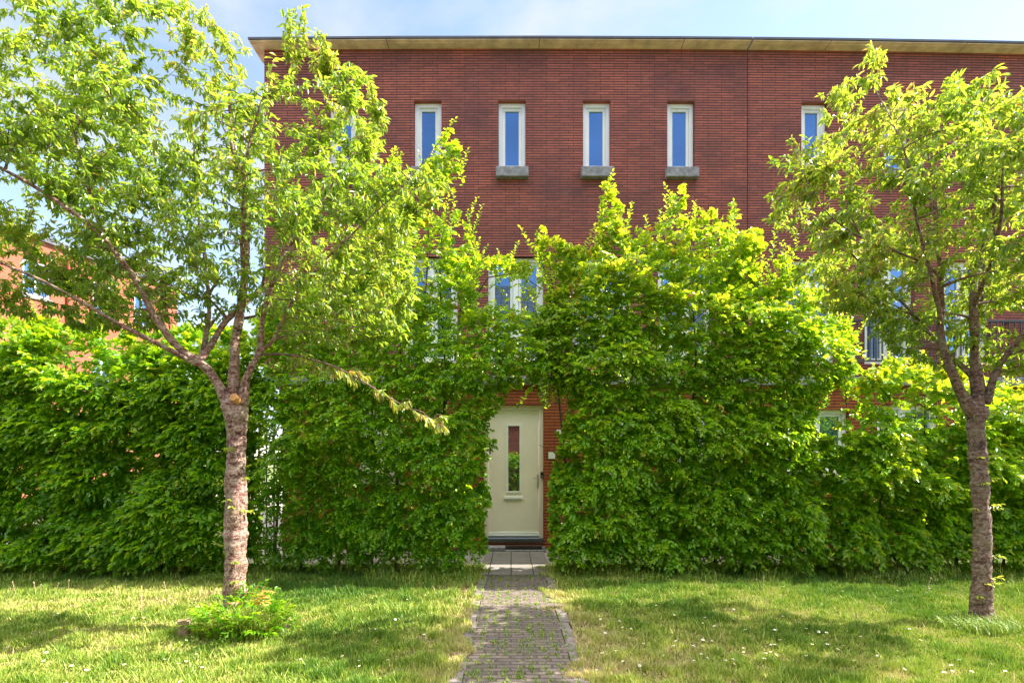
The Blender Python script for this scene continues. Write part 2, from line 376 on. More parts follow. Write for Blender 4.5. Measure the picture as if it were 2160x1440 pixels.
def window(house, xa, xb, za, zb, mull=None, sill=True, y=D, lab=None):
    """frame is the part; sash, pane and sill are its sub-parts"""
    yf = y + .085; fw = .068
    m = MB()
    def ring(m, a, b, c, d, w, y0, y1):
        m.box(a, b, y0, y1, d - w, d); m.box(a, b, y0, y1, c, c + w); m.box(a, a + w, y0, y1, c + w, d - w); m.box(b - w, b, y0, y1, c + w, d - w)
    ring(m, xa + .003, xb - .003, za + .002, zb - .002, fw, yf, yf + .09)
    if mull: m.box(mull - .045, mull + .045, yf + .004, yf + .09, za + fw, zb - fw)
    fr = m.build('window', M['white_paint'], house, bent=True, bevel=.004)
    if lab: fr['label'] = lab
    cells = [(xa + fw, xb - fw)] if not mull else [(xa + fw, mull - .045), (mull + .045, xb - fw)]
    for (a, b) in cells:
        m = MB(); ring(m, a + .004, b - .004, za + fw + .002, zb - fw - .004, .048, yf + .03, yf + .085); m.build('sash', M['sash_paint'], fr, bent=True, bevel=.003)
        m = MB(); m.box(a + .045, b - .045, yf + .055, yf + .07, za + fw + .045, zb - fw - .045); m.build('pane', M['glass'], fr, bent=True)
    if sill:
        m = MB(); m.box(xa - .04, xb + .045, y - .115, y + .085, za - .175, za - .003)
        m.build('sill', M['concrete_grey'], fr, bent=True, bevel=.012)
    return fr
XJ = XC(1578)
def cornice(house, xa, xb, end_left):
    y0 = D - .225; m = MB(); x = xa
    joints = [XC(q) for q in (820, 1137, 1437, 1742, 2030, 2330, 2640)]
    xs = [xa] + [j for j in joints if xa + .3 < j < xb - .3] + [xb]
    for a, b in zip(xs, xs[1:]):
        m.box(a + .006, b - .006, y0 + .01, D + .3, ZT, ZT + .014)
        m.box(a + .006, b - .006, y0 + .07, y0 + .085, ZT - .008, ZT)       # drip edge
    m.build('soffit', M['concrete_tan'], house, bent=True, bevel=.004)
    m = MB()
    for a, b in zip(xs, xs[1:]): m.box(a, b, y0 - .012, D + .3, ZT + .016, ZT + .048)
    m.build('roof_edge', M['roof_edge'], house, bent=True)
    m = MB(); m.face([(xa, D + .3, ZT + .04), (xb, D + .3, ZT + .04), (xb, D + 9, ZT + .05), (xa, D + 9, ZT + .05)])
    m.build('roof', M['roof_flat'], house, bent=True)
def house(name, label, xa, xg, xb, upper, middle, ground, end_left):
    h = empty(name, ((xa + xb) / 2, D, 0)); tag(h, label, 'house')
    holes = [(a, b, c, d) for (a, b, c, d, *_r) in upper + middle]
    m = MB(); wall_holes(m, xa, xb, BAND1, ZT, holes, D, .18)
    m.face([(xa, D + 9, BAND1), (xa, D, BAND1), (xa, D, ZT), (xa, D + 9, ZT)]); m.face([(xb, D, BAND1), (xb, D + 9, BAND1), (xb, D + 9, ZT), (xb, D, ZT)])
    m.face([(xb, D + 9, BAND1), (xa, D + 9, BAND1), (xa, D + 9, ZT), (xb, D + 9, ZT)])
    m.build('upper_wall', M['brick_red'], h, bent=True)
    m = MB(); n = 6
    for i in range(n):
        a = xa + (xb - xa) * i / n; b = xa + (xb - xa) * (i + 1) / n
        m.box(a + .003, b - .003, D - .07, D + .25, BAND0, BAND1)
    if xg > xa: m.box(xa, xg + .02, D + .25, D + 9, BAND0, BAND1)
    m.build('concrete_band', M['concrete_grey'], h, bent=True, bevel=.006)
    gh = [(a, b, c, d) for (a, b, c, d, *_r) in ground]
    m = MB(); wall_holes(m, xg, xb, 0, BAND0, gh, D + .012, .18)
    m.face([(xg, D + 9, 0), (xg, D + .012, 0), (xg, D + .012, BAND0), (xg, D + 9, BAND0)]); m.face([(xb, D + .012, 0), (xb, D + 9, 0), (xb, D + 9, BAND0), (xb, D + .012, BAND0)])
    m.build('ground_floor_wall', M['brick_orange'], h, bent=True)
    cornice(h, xa - (.18 if end_left else -.002), xb - .002 if end_left else xb, end_left)
    for (a, b, c, d, mu, si) in upper + middle: window(h, a, b, c, d, mu, si)
    return h
ZW0, ZW1 = ZC(357), ZC(212)
def up(px, w=58): return (XC(px), XC(px + w), ZW0, ZW1, None, True)
def mid(cx, w=118, bot=765, top=541, si=False): return (XC(cx - w / 2), XC(cx + w / 2), ZC(bot), ZC(top), XC(cx), si)
def gr(cx, w=72, top=858, bot=1000): return (XC(cx - w / 2), XC(cx + w / 2), ZC(bot), ZC(top), XC(cx), True)
door_hole = (XC(1020), XC(1147), ZC(1136), ZC(853))
gl = [gr(800, 90), gr(1320, 100), gr(1480, 100)]
hl = house('terraced_house', 'red-brown brick terraced house with the cream front door and four clear top-floor windows', XC(556), XC(594), XJ - .006,
           [up(693), up(873), up(1051), up(1230), up(1408)], [mid(909, 112), mid(1088), mid(1267), mid(1446)], gl + [door_hole], True)
for g_ in gl: window(hl, *g_[:5], True, y=D + .012)
gr2 = [(XC(1662), XC(1796), ZC(1000), ZC(862), XC(1729), True), (XC(1856), XC(1992), ZC(1000), ZC(853), XC(1915), True), (XC(2080), XC(2200), ZC(1000), ZC(858), XC(2140), True)]
hr = house('terraced_house', 'red brick neighbouring terraced house at right behind the cherry tree, with balcony railing', XJ + .006, XJ + .006, 15.0,
           [up(1693, 56), up(1870, 56), up(2047, 56), up(2225, 56), up(2402, 56)],
           [mid(1712, 109, 765, 545), mid(1882, 108, 766, 545), mid(2050, 100, 766, 545), mid(2260, 110, 766, 545), mid(2450, 110, 766, 545)], gr2, False)
for g_ in gr2: window(hr, *g_[:5], True, y=D + .012)

# front door of the left house
fy = D + .09
m = MB(); a, b, c, d = door_hole; fw = .075
m.box(a + .003, a + fw, fy, fy + .10, c + .003, d - .003); m.box(b - fw, b - .003, fy, fy + .10, c + .003, d - .003); m.box(a + fw, b - fw, fy, fy + .10, d - fw, d - .003)
dr = m.build('door_frame', M['door_paint'], hl, bevel=.004); tag(dr, 'pale cream door frame')
m = MB(); la, lb, lc, ld = a + fw + .004, b - fw - .004, c + .03, d - fw - .005
ga, gb, gc, gd = XC(1072), XC(1096), ZC(1036), ZC(897)
ly = fy + .035
m.box(la, ga, ly, ly + .05, lc, ld); m.box(gb, lb, ly, ly + .05, lc, ld); m.box(ga, gb, ly, ly + .05, lc, gc); m.box(ga, gb, ly, ly + .05, gd, ld)
dl = m.build('door', M['door_paint'], hl)
m = MB(); w = .035
m.box(ga - w, ga, ly - .014, ly - .001, gc - w, gd + w); m.box(gb, gb + w, ly - .014, ly - .001, gc - w, gd + w); m.box(ga, gb, ly - .014, ly - .001, gd, gd + w); m.box(ga, gb, ly - .014, ly - .001, gc - w, gc)
m.build('glass_trim', M['sash_paint'], dl, bevel=.004)
m = MB(); m.box(ga, gb, ly + .02, ly + .03, gc, gd); m.build('pane', M['door_glass'], dl)
m = MB(); m.box(XC(1062), XC(1103), ly - .022, ly - .001, ZC(1054), ZC(1047)); m.box(XC(1064), XC(1101), ly - .028, ly - .021, ZC(1052.5), ZC(1048)); m.build('letter_slot', M['sash_paint'], dl, bevel=.005)
m = MB(); m.box(XC(1133), XC(1137.4), ly - .012, ly - .001, ZC(1030), ZC(1000)); m.tube([(XC(1135.2), ly - .012, ZC(1008)), (XC(1135.2), ly - .055, ZC(1008)), (XC(1133), ly - .06, ZC(1008)), (XC(1124), ly - .055, ZC(1008.5))], .010, 8)
m.tube([(XC(1135.2), ly - .02, ZC(1021)), (XC(1135.2), ly, ZC(1021))], .013, 10); m.build('handle', M['steel'], dl, smooth=False)
m = MB(); m.tube([(XC(1107), ly - .006, ZC(970)), (XC(1107), ly, ZC(970))], .009, 10); m.build('peephole', M['steel'], dl)
m = MB(); m.box(la, lb, ly - .018, ly - .001, lc, lc + .075); m.box(la, lb, ly - .026, ly - .001, lc + .01, lc + .028); m.build('weather_bar', M['white_paint'], dl, bevel=.004)
m = MB(); m.box(a - .01, b + .01, D - .01, D + .2, c - .055, c + .002); m.build('threshold', M['dark_metal'], hl)
m = MB(); m.box(XC(1140.5), XC(1147.5), fy - .03, fy - .001, ZC(1008), ZC(995)); db = m.build('doorbell', M['black'], hl, bevel=.006)
m = MB(); m.tube([(XC(1144), fy - .034, ZC(1004)), (XC(1144), fy - .029, ZC(1004))], .012, 12); m.build('button', M['steel'], db)
m = MB(); m.box(XC(1157), XC(1171), D - .003, D + .011, ZC(967), ZC(953)); m.build('number_plate', M['plate'], hl)
m = MB(); m.box(XC(1174), XC(1184), D - .003, D + .011, ZC(915), ZC(906)); m.build('wall_plate', M['plate'], hl)
# step, scraper mat
m = MB(); y0 = D - .31
m.box(XC(1018), XC(1066), y0, D - .012, 0, .095); m.box(XC(1066) + .006, XC(1150), y0, y0 + .05, 0, .055); m.box(XC(1066) + .006, XC(1150), D - .07, D - .012, 0, .075)
tag(m.build('door_step', M['concrete_grey'], bevel=.006), 'low grey concrete doorstep under the cream door', 'step')
mt = empty('scraper_mat', (XC(1108), D - .17, 0)); tag(mt, 'black ribbed scraper mat lying before the cream door', 'doormat')
m = MB(); m.box(XC(1068), XC(1142), y0 + .055, D - .075, 0.031, .085); m.build('mat_base', M['black'], mt)
m = MB(); x = XC(1069)
while x < XC(1141): m.box(x, x + .012, y0 + .06, D - .08, .086, .118); x += .03
m.build('ribs', M['dark_metal'], mt)
# balcony railing of the right house
rl = empty('balcony_railing', (XC(1980), D - .12, 3.2)); rl.parent = None
rz0, rz1 = ZC(764), ZC(675); ry = D - .13
m = MB(); m.box(XC(1782), XC(2300), ry - .02, ry + .02, rz1 - .035, rz1); m.box(XC(1782), XC(2300), ry - .015, ry + .015, rz0, rz0 + .03)
for q in (1782, 1960, 2130, 2296): m.box(XC(q), XC(q) + .03, ry + .02, D, rz1 - .05, rz1 - .02)
m.build('rail', M['dark_metal'], rl, bent=True)
m = MB(); x = XC(1790)
while x < XC(2298): m.box(x, x + .018, ry - .009, ry + .009, rz0 + .03, rz1 - .035); x += .106
m.build('bars', M['dark_metal'], rl, bent=True)
tag(rl, 'dark grey balcony railing of upright bars on the neighbouring brick house', 'railing')

# iron gate between the hedge and the corner of the house
gt = empty('iron_gate', (-4.6, D - .3, 0)); tag(gt, 'black iron gate of upright bars behind the left cherry trunk', 'gate')
m = MB(); x = -5.5
while x < -3.98: m.box(x, x + .02, D - .31, D - .29, .08, 2.25); x += .125
m.build('bars', M['dark_metal'], gt)
m = MB()
for z in (.12, 1.15, 2.12): m.box(-5.5, -3.97, D - .325, D - .311, z, z + .045)
m.box(-5.56, -5.505, D - .34, D - .27, 0, 2.35); m.box(-4.72, -4.67, D - .345, D - .326, 0, 2.3)
m.build('gate_frame', M['dark_metal'], gt)

# orange-brick house far left, its sunlit side wall running away from the viewer
P0 = np.array([-15.5, 17.2]); dv = nrm(np.array([.5, 2.0])); nv = np.array([-dv[1], dv[0]])   # nv points behind the wall
HB = 8.68
bh = empty('brick_house', (-17, 20, 0)); tag(bh, 'sunlit orange brick house at far left behind the cherry tree', 'house')
def bp(t_, off, z): q = P0 + dv * t_ + nv * off; return (q[0], q[1], z)
wins = [(-1.7, -.8, 6.85, 8.0), (.65, 1.5, 6.85, 8.0), (2.95, 3.65, 6.85, 8.0), (4.6, 5.3, 6.85, 8.0), (.65, 1.5, 3.9, 5.4), (2.95, 3.65, 3.9, 5.4), (4.6, 5.3, 3.9, 5.4)]
m = MB(); ts = sorted({-4.5, 6.6, *[w_[0] for w_ in wins], *[w_[1] for w_ in wins]}); zs = [0, 3.9, 5.4, 6.85, 8.0, HB]
for a, b in zip(ts, ts[1:]):
    for c, d in zip(zs, zs[1:]):
        if any(w_[0] <= a and b <= w_[1] and w_[2] <= c and d <= w_[3] for w_ in wins): continue
        m.face([bp(a, 0, c), bp(b, 0, c), bp(b, 0, d), bp(a, 0, d)])
for (a, b, c, d) in wins:
    for q in ([(a, c), (a, d)], [(b, d), (b, c)], [(a, d), (b, d)], [(b, c), (a, c)]):
        m.face([bp(q[0][0], 0, q[0][1]), bp(q[1][0], 0, q[1][1]), bp(q[1][0], .12, q[1][1]), bp(q[0][0], .12, q[0][1])])
m.face([bp(6.6, 0, 0), bp(6.6, 8, 0), bp(6.6, 8, HB), bp(6.6, 0, HB)]); m.face([bp(-4.5, 8, 0), bp(-4.5, 0, 0), bp(-4.5, 0, HB), bp(-4.5, 8, HB)])
m.face([bp(6.6, 8, 0), bp(-4.5, 8, 0), bp(-4.5, 8, HB), bp(6.6, 8, HB)])
m.build('wall', M['brick_far'], bh)
def obox(m, t0, t1, o0, o1, z0, z1):
    c = [bp(t_, o_, z) for z in (z0, z1) for (t_, o_) in ((t0, o0), (t1, o0), (t1, o1), (t0, o1))]; b = len(m.v); m.v += c
    for f in ((0, 3, 2, 1), (4, 5, 6, 7), (0, 1, 5, 4), (1, 2, 6, 5), (2, 3, 7, 6), (3, 0, 4, 7)): m.f.append(tuple(b + i for i in f)); m.m.append(m.mi)
m = MB(); obox(m, -4.7, 6.8, -.12, .1, HB + .002, HB + .16); m.build('gutter', M['roof_edge'], bh)
m = MB(); m.face([bp(-4.7, .1, HB + .1), bp(6.8, .1, HB + .1), bp(6.8, 4, HB + .9), bp(-4.7, 4, HB + .9)]); m.face([bp(-4.7, 4, HB + .9), bp(6.8, 4, HB + .9), bp(6.8, 8, HB), bp(-4.7, 8, HB)])
m.build('roof', M['roof_edge'], bh)
m = MB(); m.tube([bp(2.05, -.06, 0), bp(2.05, -.06, HB)], .055, 8); m.build('drainpipe', M['red_pipe'], bh)
for (a, b, c, d) in wins:
    m = MB(); e = .07
    obox(m, a, b, .04, .12, d - e, d); obox(m, a, b, .04, .12, c, c + e); obox(m, a, a + e, .04, .12, c + e, d - e); obox(m, b - e, b, .04, .12, c + e, d - e); obox(m, (a + b) / 2 - .03, (a + b) / 2 + .03, .045, .12, c + e, d - e)
    w_ = m.build('window', M['white_paint'], bh)
    m = MB(); obox(m, a + e, b - e, .09, .11, c + e, d - e); m.build('pane', M['glass'], w_)
    m = MB(); obox(m, a - .05, b + .05, -.05, .04, c - .08, c - .002); m.build('sill', M['concrete_grey'], w_)

# house across the street behind the viewer (seen mirrored in the windows)
oh = empty('opposite_house', (0, -9, 0)); tag(oh, 'brick house with a dark tiled roof mirrored in the first-floor windows', 'house')
m = MB(); wall_o = [(-22, 22, 0, 5.6)]
m.box(-22, 22, -17, -7.4, 0, 5.6, 'b'); m.build('wall', M['brick_red'], oh)
t = NT('dark_roof_tiles'); v = t.coord(); br = t.n('ShaderNodeTexBrick', offset=0)
for k, x in (('Scale', 1), ('Brick Width', .30), ('Row Height', .30), ('Mortar Size', .03), ('Mortar Smooth', .6)): br.inputs[k].default_value = x
br.inputs['Color1'].default_value = (.12, .095, .08, 1); br.inputs['Color2'].default_value = (.09, .07, .06, 1); br.inputs['Mortar'].default_value = (.02, .02, .02, 1)
t.l(v, br.inputs[0]); M['roof_tile'] = t.done(t.bsdf(br.outputs['Color'], .7, t.bump(br.outputs['Color'], .5, .03)))
m = MB(); m.face([(22.3, -7.0, 5.5), (-22.3, -7.0, 5.5), (-22.3, -12.2, 11.6), (22.3, -12.2, 11.6)]); m.face([(-22.3, -17.4, 5.5), (22.3, -17.4, 5.5), (22.3, -12.2, 11.6), (-22.3, -12.2, 11.6)])
m.face([(22.0, -7.4, 5.6), (22, -12.2, 11.5), (22, -17, 5.6)]); m.face([(-22.0, -7.4, 5.6), (-22, -17, 5.6), (-22, -12.2, 11.5)])
m.build('roof', M['roof_tile'], oh)
for x in (-16, -11, -6, -2.6, 3, 9, 14):
    for z in (.9, 3.5):
        m = MB(); m.box(x, x + 1.6, -7.39, -7.34, z, z + 1.4); w_ = m.build('window', M['white_paint'], oh)
        m = MB(); m.box(x + .08, x + 1.52, -7.335, -7.33, z + .08, z + 1.32); m.build('pane', M['glass'], w_)

# ------------------------------------------------------------ foliage builders
def leaf_mesh(name, P, A, N, L, Wd, tint, mat, parent=None, fold=.18, curl=.12):
    A = nrm(A); Sd = nrm(np.cross(A, N)); N = np.cross(Sd, A); L = L[:, None]; Wd = Wd[:, None]
    mid1 = P + A * L * .32; mid2 = P + A * L * .70
    f = N * Wd * fold
    V = np.stack([P, P + A * L - N * L * curl * 1.6, mid1 - Sd * Wd * .5 + f, mid2 - Sd * Wd * .36 + f - N * L * curl * .5,
                  mid1 + Sd * Wd * .5 + f, mid2 + Sd * Wd * .36 + f - N * L * curl * .5], 1).reshape(-1, 3)
    b = np.arange(len(P))[:, None] * 6
    F = np.concatenate([b + np.array([[0, 1, 3, 2]]), b + np.array([[1, 0, 4, 5]])], 0)
    return np_mesh(name, V, F, mat, parent, {'tint': np.repeat(tint, 6)})
def sprays(P0, Dr, ln, K, leafL, leafW, tint0, up=(0, 0, 1), droop=.25, jit=.25):
    """P0 (S,3), Dr (S,3) -> leaves set alternately along a short shoot, roughly in one plane"""
    n = len(P0); Dr = nrm(Dr); upv = nrm(np.array(up)[None] + rng.normal(0, .25, (n, 3)))
    Sd = nrm(np.cross(Dr, upv)); Nn = nrm(np.cross(Sd, Dr))
    out = []
    for k in range(K):
        t_ = (k + .6) / K; sgn = 1 if k % 2 else -1
        P = P0 + Dr * (ln * t_)[:, None]; P[:, 2] -= droop * ln * t_ ** 2
        s_ = sgn * (.9 - .45 * t_) if k < K - 1 else 0.1
        A = Dr * .65 + Sd * s_ + rng.normal(0, jit * .7, (n, 3)); A[:, 2] -= .22 + rng.random(n) * .25
        Nl = Nn + rng.normal(0, jit, (n, 3))
        sc = rng.uniform(.7, 1.15, n) * (1 - .25 * t_ ** 2)
        out.append((P, A, Nl, leafL * sc, leafW * sc, np.clip(tint0 + rng.normal(0, .07, n) + .12 * t_, 0, 1)))
    return [np.concatenate(x) for x in zip(*out)]
def cat(*gs): return [np.concatenate(x) for x in zip(*gs)]
def twig_mesh(name, lines, mat, parent, n=5):
    m = MB()
    for pts, rad in lines: m.tube(pts, rad, n, cap=False)
    return m.build(name, mat, parent, smooth=True)

def smooth_line0(pts):
    pts = np.array(pts, float)
    for _ in range(2):
        q = [pts[0]]
        for a, b in zip(pts, pts[1:]): q += [a * .75 + b * .25, a * .25 + b * .75]
        q.append(pts[-1]); pts = np.array(q)
    return pts
def px2w(poly, d): return [((x - 1080) / FPX * d, CAMZ + (980 - y) / FPX * d) for x, y in poly]
YF, YB = 7.30, 8.15
def hedge(name, label, poly, dens, zloose, seed, leaf=(.072, .044), yshift=0, tintbase=.34, clump=.40, loose_thin=.55, stems=None, gaps=None, inner_k=.72, shoots=30):
    """poly: outline (x,z) on the plane y = 7.75; dense shell below zloose(x), airy shoots above it"""
    root = empty(name, (float(np.mean([p[0] for p in poly])), 7.7, 0)); tag(root, label, 'hedge')
    xs = [p[0] for p in poly]; zs = [p[1] for p in poly]; x0, x1, z1 = min(xs), max(xs), max(zs)
    area = (x1 - x0) * (z1 + .05); n = int(area * dens * 5.4)
    X = rng.uniform(x0, x1, n); Z = rng.uniform(.05, z1, n)
    ok = in_poly(X, Z, poly); X, Z = X[ok], Z[ok]; n = len(X)
    ed = edge_dist(X, Z, poly)
    # horizontal shelf-like clumps that push in and out of the surface
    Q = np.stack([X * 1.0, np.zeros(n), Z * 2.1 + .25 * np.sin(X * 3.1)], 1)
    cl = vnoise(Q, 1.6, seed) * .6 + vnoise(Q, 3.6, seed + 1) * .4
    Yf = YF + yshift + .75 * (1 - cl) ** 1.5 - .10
    # face sprays (near surface), with some inside
    u = rng.random(n)
    inner = u > inner_k
    Y = np.where(inner, YF + yshift + rng.uniform(.1, YB - YF, n), Yf + rng.exponential(.07, n))
    round_ = np.clip(ed / .35, 0, 1); Yc = (YF + YB) / 2 + yshift; Y = Yc + (Y - Yc) * (.35 + .65 * np.sqrt(round_))
    zl = zloose(X) + 1.1 * (vnoise(np.stack([X, X * 0, Z], 1), .9, seed + 30) - .5) + rng.normal(0, .22, n)
    loose = Z > zl
    keep = np.where(loose, (vnoise(np.stack([X, Y, Z], 1), 3.2, seed + 5) * .7 + rng.random(n) * .3) > loose_thin * .8, (cl + .25 * rng.random(n)) > clump)
    # the foot of the hedge is thinner
    keep &= ~((Z < .28) & (rng.random(n) < .75)) & ~((Z < .12))
    if gaps is not None: keep &= ~gaps(X, Z, rng.random(n))
    X, Y, Z, cl, loose, inner, ed = (a[keep] for a in (X, Y, Z, cl, loose, inner, ed)); n = len(X)
    P0 = np.stack([X, Y, Z], 1)
    cx = (x0 + x1) / 2
    Dr = np.stack([rng.normal(0, .55, n), np.where(inner, rng.normal(-.1, .7, n), -rng.uniform(.5, 1.1, n)), rng.normal(.05, .22, n)], 1)
    Dr[loose] = np.stack([rng.normal(0, .6, n), rng.normal(-.15, .6, n), rng.uniform(.25, 1.1, n)], 1)[loose]
    top = (ed < .2) & (Z > zloose(X) - .3)
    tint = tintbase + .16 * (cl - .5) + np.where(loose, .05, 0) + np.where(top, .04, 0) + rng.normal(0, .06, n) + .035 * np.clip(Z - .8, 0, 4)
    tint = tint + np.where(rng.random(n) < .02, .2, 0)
    ln = rng.uniform(.16, .32, n) * np.clip(ed / .28, .35, 1)
    Dr[:, 0] *= np.clip(ed / .25, .3, 1)
    nn = np.where(loose, 1, 0)
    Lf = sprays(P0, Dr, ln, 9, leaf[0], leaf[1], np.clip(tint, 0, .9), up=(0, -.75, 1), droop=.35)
    lines = []
    if shoots:
        rs = np.random.default_rng(seed + 77); pa = np.array(poly); segs = [(a, b) for a, b in zip(pa, np.roll(pa, -1, 0)) if min(a[1], b[1]) > 2.3]
        wl = np.array([np.linalg.norm(b - a) for a, b in segs]); G = []
        for _ in range(shoots):
            a, b = segs[rs.choice(len(segs), p=wl / wl.sum())]; q = a + (b - a) * rs.random()
            L_ = rs.uniform(.04, .30); yy = 7.72 + yshift + rs.normal(0, .2); dx = rs.normal(0, .35); p0 = np.array([q[0], yy, q[1] - .28]); d_ = nrm(np.array([dx, rs.normal(-.1, .25), 1.0]))
            p1 = p0 + d_ * (L_ + .28); pts_ = smooth_line0([p0, (p0 + p1) / 2 + rs.normal(0, .02, 3), p1]); lines.append((pts_, np.linspace(.006, .0015, len(pts_))))
            K_ = int((L_ + .28) / .022); tt = (np.arange(K_) + .5) / K_; P_ = p0 + (p1 - p0) * tt[:, None]; an = np.arange(K_) * 2.6 + rs.uniform(0, 6)
            A_ = np.stack([np.cos(an), np.sin(an) * .8, .5 + .3 * tt], 1) + rs.normal(0, .15, (K_, 3)); sc_ = rs.uniform(.7, 1.1, K_) * (1.1 - .45 * tt)
            G.append((P_, A_, np.stack([rs.normal(0, .3, K_), rs.normal(-.3, .3, K_), np.ones(K_)], 1), leaf[0] * sc_, leaf[1] * sc_, np.clip(rs.normal(tintbase + .16, .08, K_) + .22 * tt ** 3, 0, .95)))
        Lf = cat(Lf, *G)
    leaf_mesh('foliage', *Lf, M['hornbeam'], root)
    # stems
    x = x0 + .1; r = random.Random(seed)
    zt = lambda xx: max([0.6] + [z for z in np.arange(.3, z1, .1) if in_poly(np.array([xx]), np.array([z]), poly)[0]])
    while x < x1 - .1:
        if not in_poly(np.array([x, x - .22, x + .22]), np.array([.4, 1.2, 1.2]), poly).all(): x += .1; continue
        h = zt(x) * r.uniform(.75, .95); yy = 7.72 + yshift + r.uniform(-.12, .12); pts = []; xx = x
        for i in range(7): pts.append((xx, yy, h * i / 6)); xx += r.uniform(-.07, .07); yy += r.uniform(-.05, .05)
        rr = r.uniform(.018, .032); lines.append((pts, [rr * (1 - .8 * i / 6) for i in range(7)]))
        for _ in range(int(6 + h * 5)):
            i = r.randrange(0, 6); p = np.array(pts[i]) + (np.array(pts[i + 1]) - np.array(pts[i])) * r.random()
            q = p + np.array((r.uniform(-.4, .4), r.uniform(-.42, .35), r.uniform(.02, .28)))
            lines.append(([p, (p + q) / 2 + np.array((0, 0, .03)), q], [.008, .006, .002]))
        x += r.uniform(.28, .5)
    for st in (stems or []):
        pts = [wpt(px, py, 7.75) for px, py in st]; k = len(pts); lines.append((pts, [.013 * (1 - .8 * i / (k - 1)) for i in range(k)]))
    twig_mesh('stems', lines, M['hedge_twig'], root, 5)
    return root, len(Lf[0])
DM = 7.75
def poly_px(p): return px2w(p, DM)
polyA = poly_px([(-520, 1215), (-520, 700), (-300, 690), (-100, 675), (0, 690), (90, 672), (170, 705), (250, 690), (330, 715), (420, 690), (500, 700), (548, 730), (545, 1212)])
hA, nA = hedge('hornbeam_hedge', 'dense dark green clipped hornbeam hedge at left, behind the left cherry trunk', polyA, 150, lambda x: np.full_like(x, 2.75), 21, leaf=(.086, .054), tintbase=.40, clump=.40)
polyB = poly_px([(535, 1214), (530, 700), (560, 640), (620, 610), (680, 590), (740, 540), (790, 470), (812, 400), (815, 335), (838, 345), (850, 430), (880, 470), (893, 420), (903, 350),
                 (925, 320), (955, 280), (975, 330), (955, 400), (935, 470), (962, 445), (985, 440), (1000, 520), (1008, 560), (1060, 552), (1110, 572), (1160, 612), (1172, 700),
                 (1180, 815), (1120, 815), (1085, 812), (1058, 850), (1034, 880), (1046, 930), (1022, 985), (1036, 1050), (1020, 1100), (1028, 1160), (1012, 1216)])
def gapsB(X, Z, u):
    pxx = 1080 + X / DM * FPX; py = 980 - (Z - CAMZ) / DM * FPX
    g1 = (np.abs(pxx - 575) < 38) & (py > 870) & (py < 1150) & (u < .5)
    g2 = (pxx > 1000) & (pxx < 1160) & (py > 585) & (py < 670) & (u < .92)      # thin over the window
    g3 = (py < 560) & (u < .45)
    g4 = (pxx > 1040) & (py > 800)& (u < .2)
    g5 = (py > 770) & (py < 830) & (pxx > 600) & (pxx < 700) & (u < .5)
    g6 = (pxx > 850) & (pxx < 940) & (py > 530) & (py < 640) & (u < .6)
    return g6 | g1 | g2 | g3 | g4 | g5
hB, nB = hedge('hornbeam_hedge', 'tall loose hornbeam hedge left of the cream door, shoots arching over the path', polyB, 118, lambda x: np.full_like(x, 2.95), 33, leaf=(.070, .043), tintbase=.41, clump=.42, loose_thin=.52,
               stems=[[(880, 760), (900, 600), (905, 470), (925, 380), (955, 300)], [(960, 760), (975, 620), (985, 470)], [(980, 660), (1030, 585), (1090, 575), (1160, 620), (1190, 680)], [(800, 700), (820, 520), (825, 350)]], gaps=gapsB, shoots=80)
polyC = poly_px([(1160, 1216), (1156, 1150), (1162, 1080), (1158, 1010), (1178, 960), (1188, 900), (1202, 860), (1176, 815), (1140, 790), (1120, 700), (1150, 640), (1185, 600), (1150, 545), (1128, 508), (1150, 495),
                 (1190, 525), (1250, 540), (1268, 470), (1268, 400), (1288, 385), (1305, 430), (1312, 490), (1370, 505), (1388, 460), (1420, 408), (1438, 420), (1440, 480), (1480, 450), (1500, 462), (1552, 432), (1545, 500), (1596, 500),
                 (1604, 600), (1625, 620), (1645, 540), (1665, 560), (1720, 580), (1760, 640), (1792, 700), (1790, 800), (1720, 840), (1700, 900), (1730, 1212)])
def gapsC(X, Z, u):
    pxx = 1080 + X / DM * FPX; py = 980 - (Z - CAMZ) / DM * FPX
    return ((py < 520) & (u < .35)) | ((pxx > 1690) & (py < 900) & (u < .35)) | ((pxx > 1645) & (pxx < 1775) & (py < 625) & (u < .8))
hC, nC = hedge('hornbeam_hedge', 'tallest bushy bright green hornbeam hedge right of the cream door', polyC, 124, lambda x: np.full_like(x, 3.35), 47, leaf=(.077, .048), tintbase=.45, clump=.39, loose_thin=.46,
               stems=[[(1290, 800), (1300, 600), (1290, 400)], [(1490, 800), (1500, 620), (1495, 470), (1530, 440)], [(1420, 640), (1425, 480), (1428, 410), (1455, 365)], [(1640, 700), (1650, 560), (1640, 490)], [(1180, 700), (1160, 560), (1135, 505)]], gaps=gapsC, shoots=100)
polyD = poly_px([(1715, 1214), (1715, 905), (1760, 880), (1800, 800), (1850, 770), (1905, 765), (1960, 790), (2020, 780), (2080, 820), (2160, 830), (2300, 815), (2450, 830), (2620, 820), (2620, 1212)])
def gapsD(X, Z, u):
    pxx = 1080 + X / DM * FPX; py = 980 - (Z - CAMZ) / DM * FPX
    return (((pxx > 1720) & (pxx < 1830) | (pxx > 1855) & (pxx < 1935)) & (py < 915) & (py > 820) & (u < .85)) | (py < 905) & (u < .45) | ((py > 1130) & (u < .35))
hD, nD = hedge('hornbeam_hedge', 'lower light-leaved hornbeam hedge behind the right cherry trunk', polyD, 112, lambda x: np.full_like(x, 2.0), 59, leaf=(.084, .056), tintbase=.48, clump=.36, loose_thin=.45,
               stems=[[(1836, 1200), (1838, 1000), (1838, 860)], [(1962, 1200), (1964, 1000), (1958, 860)]], gaps=gapsD, shoots=50)

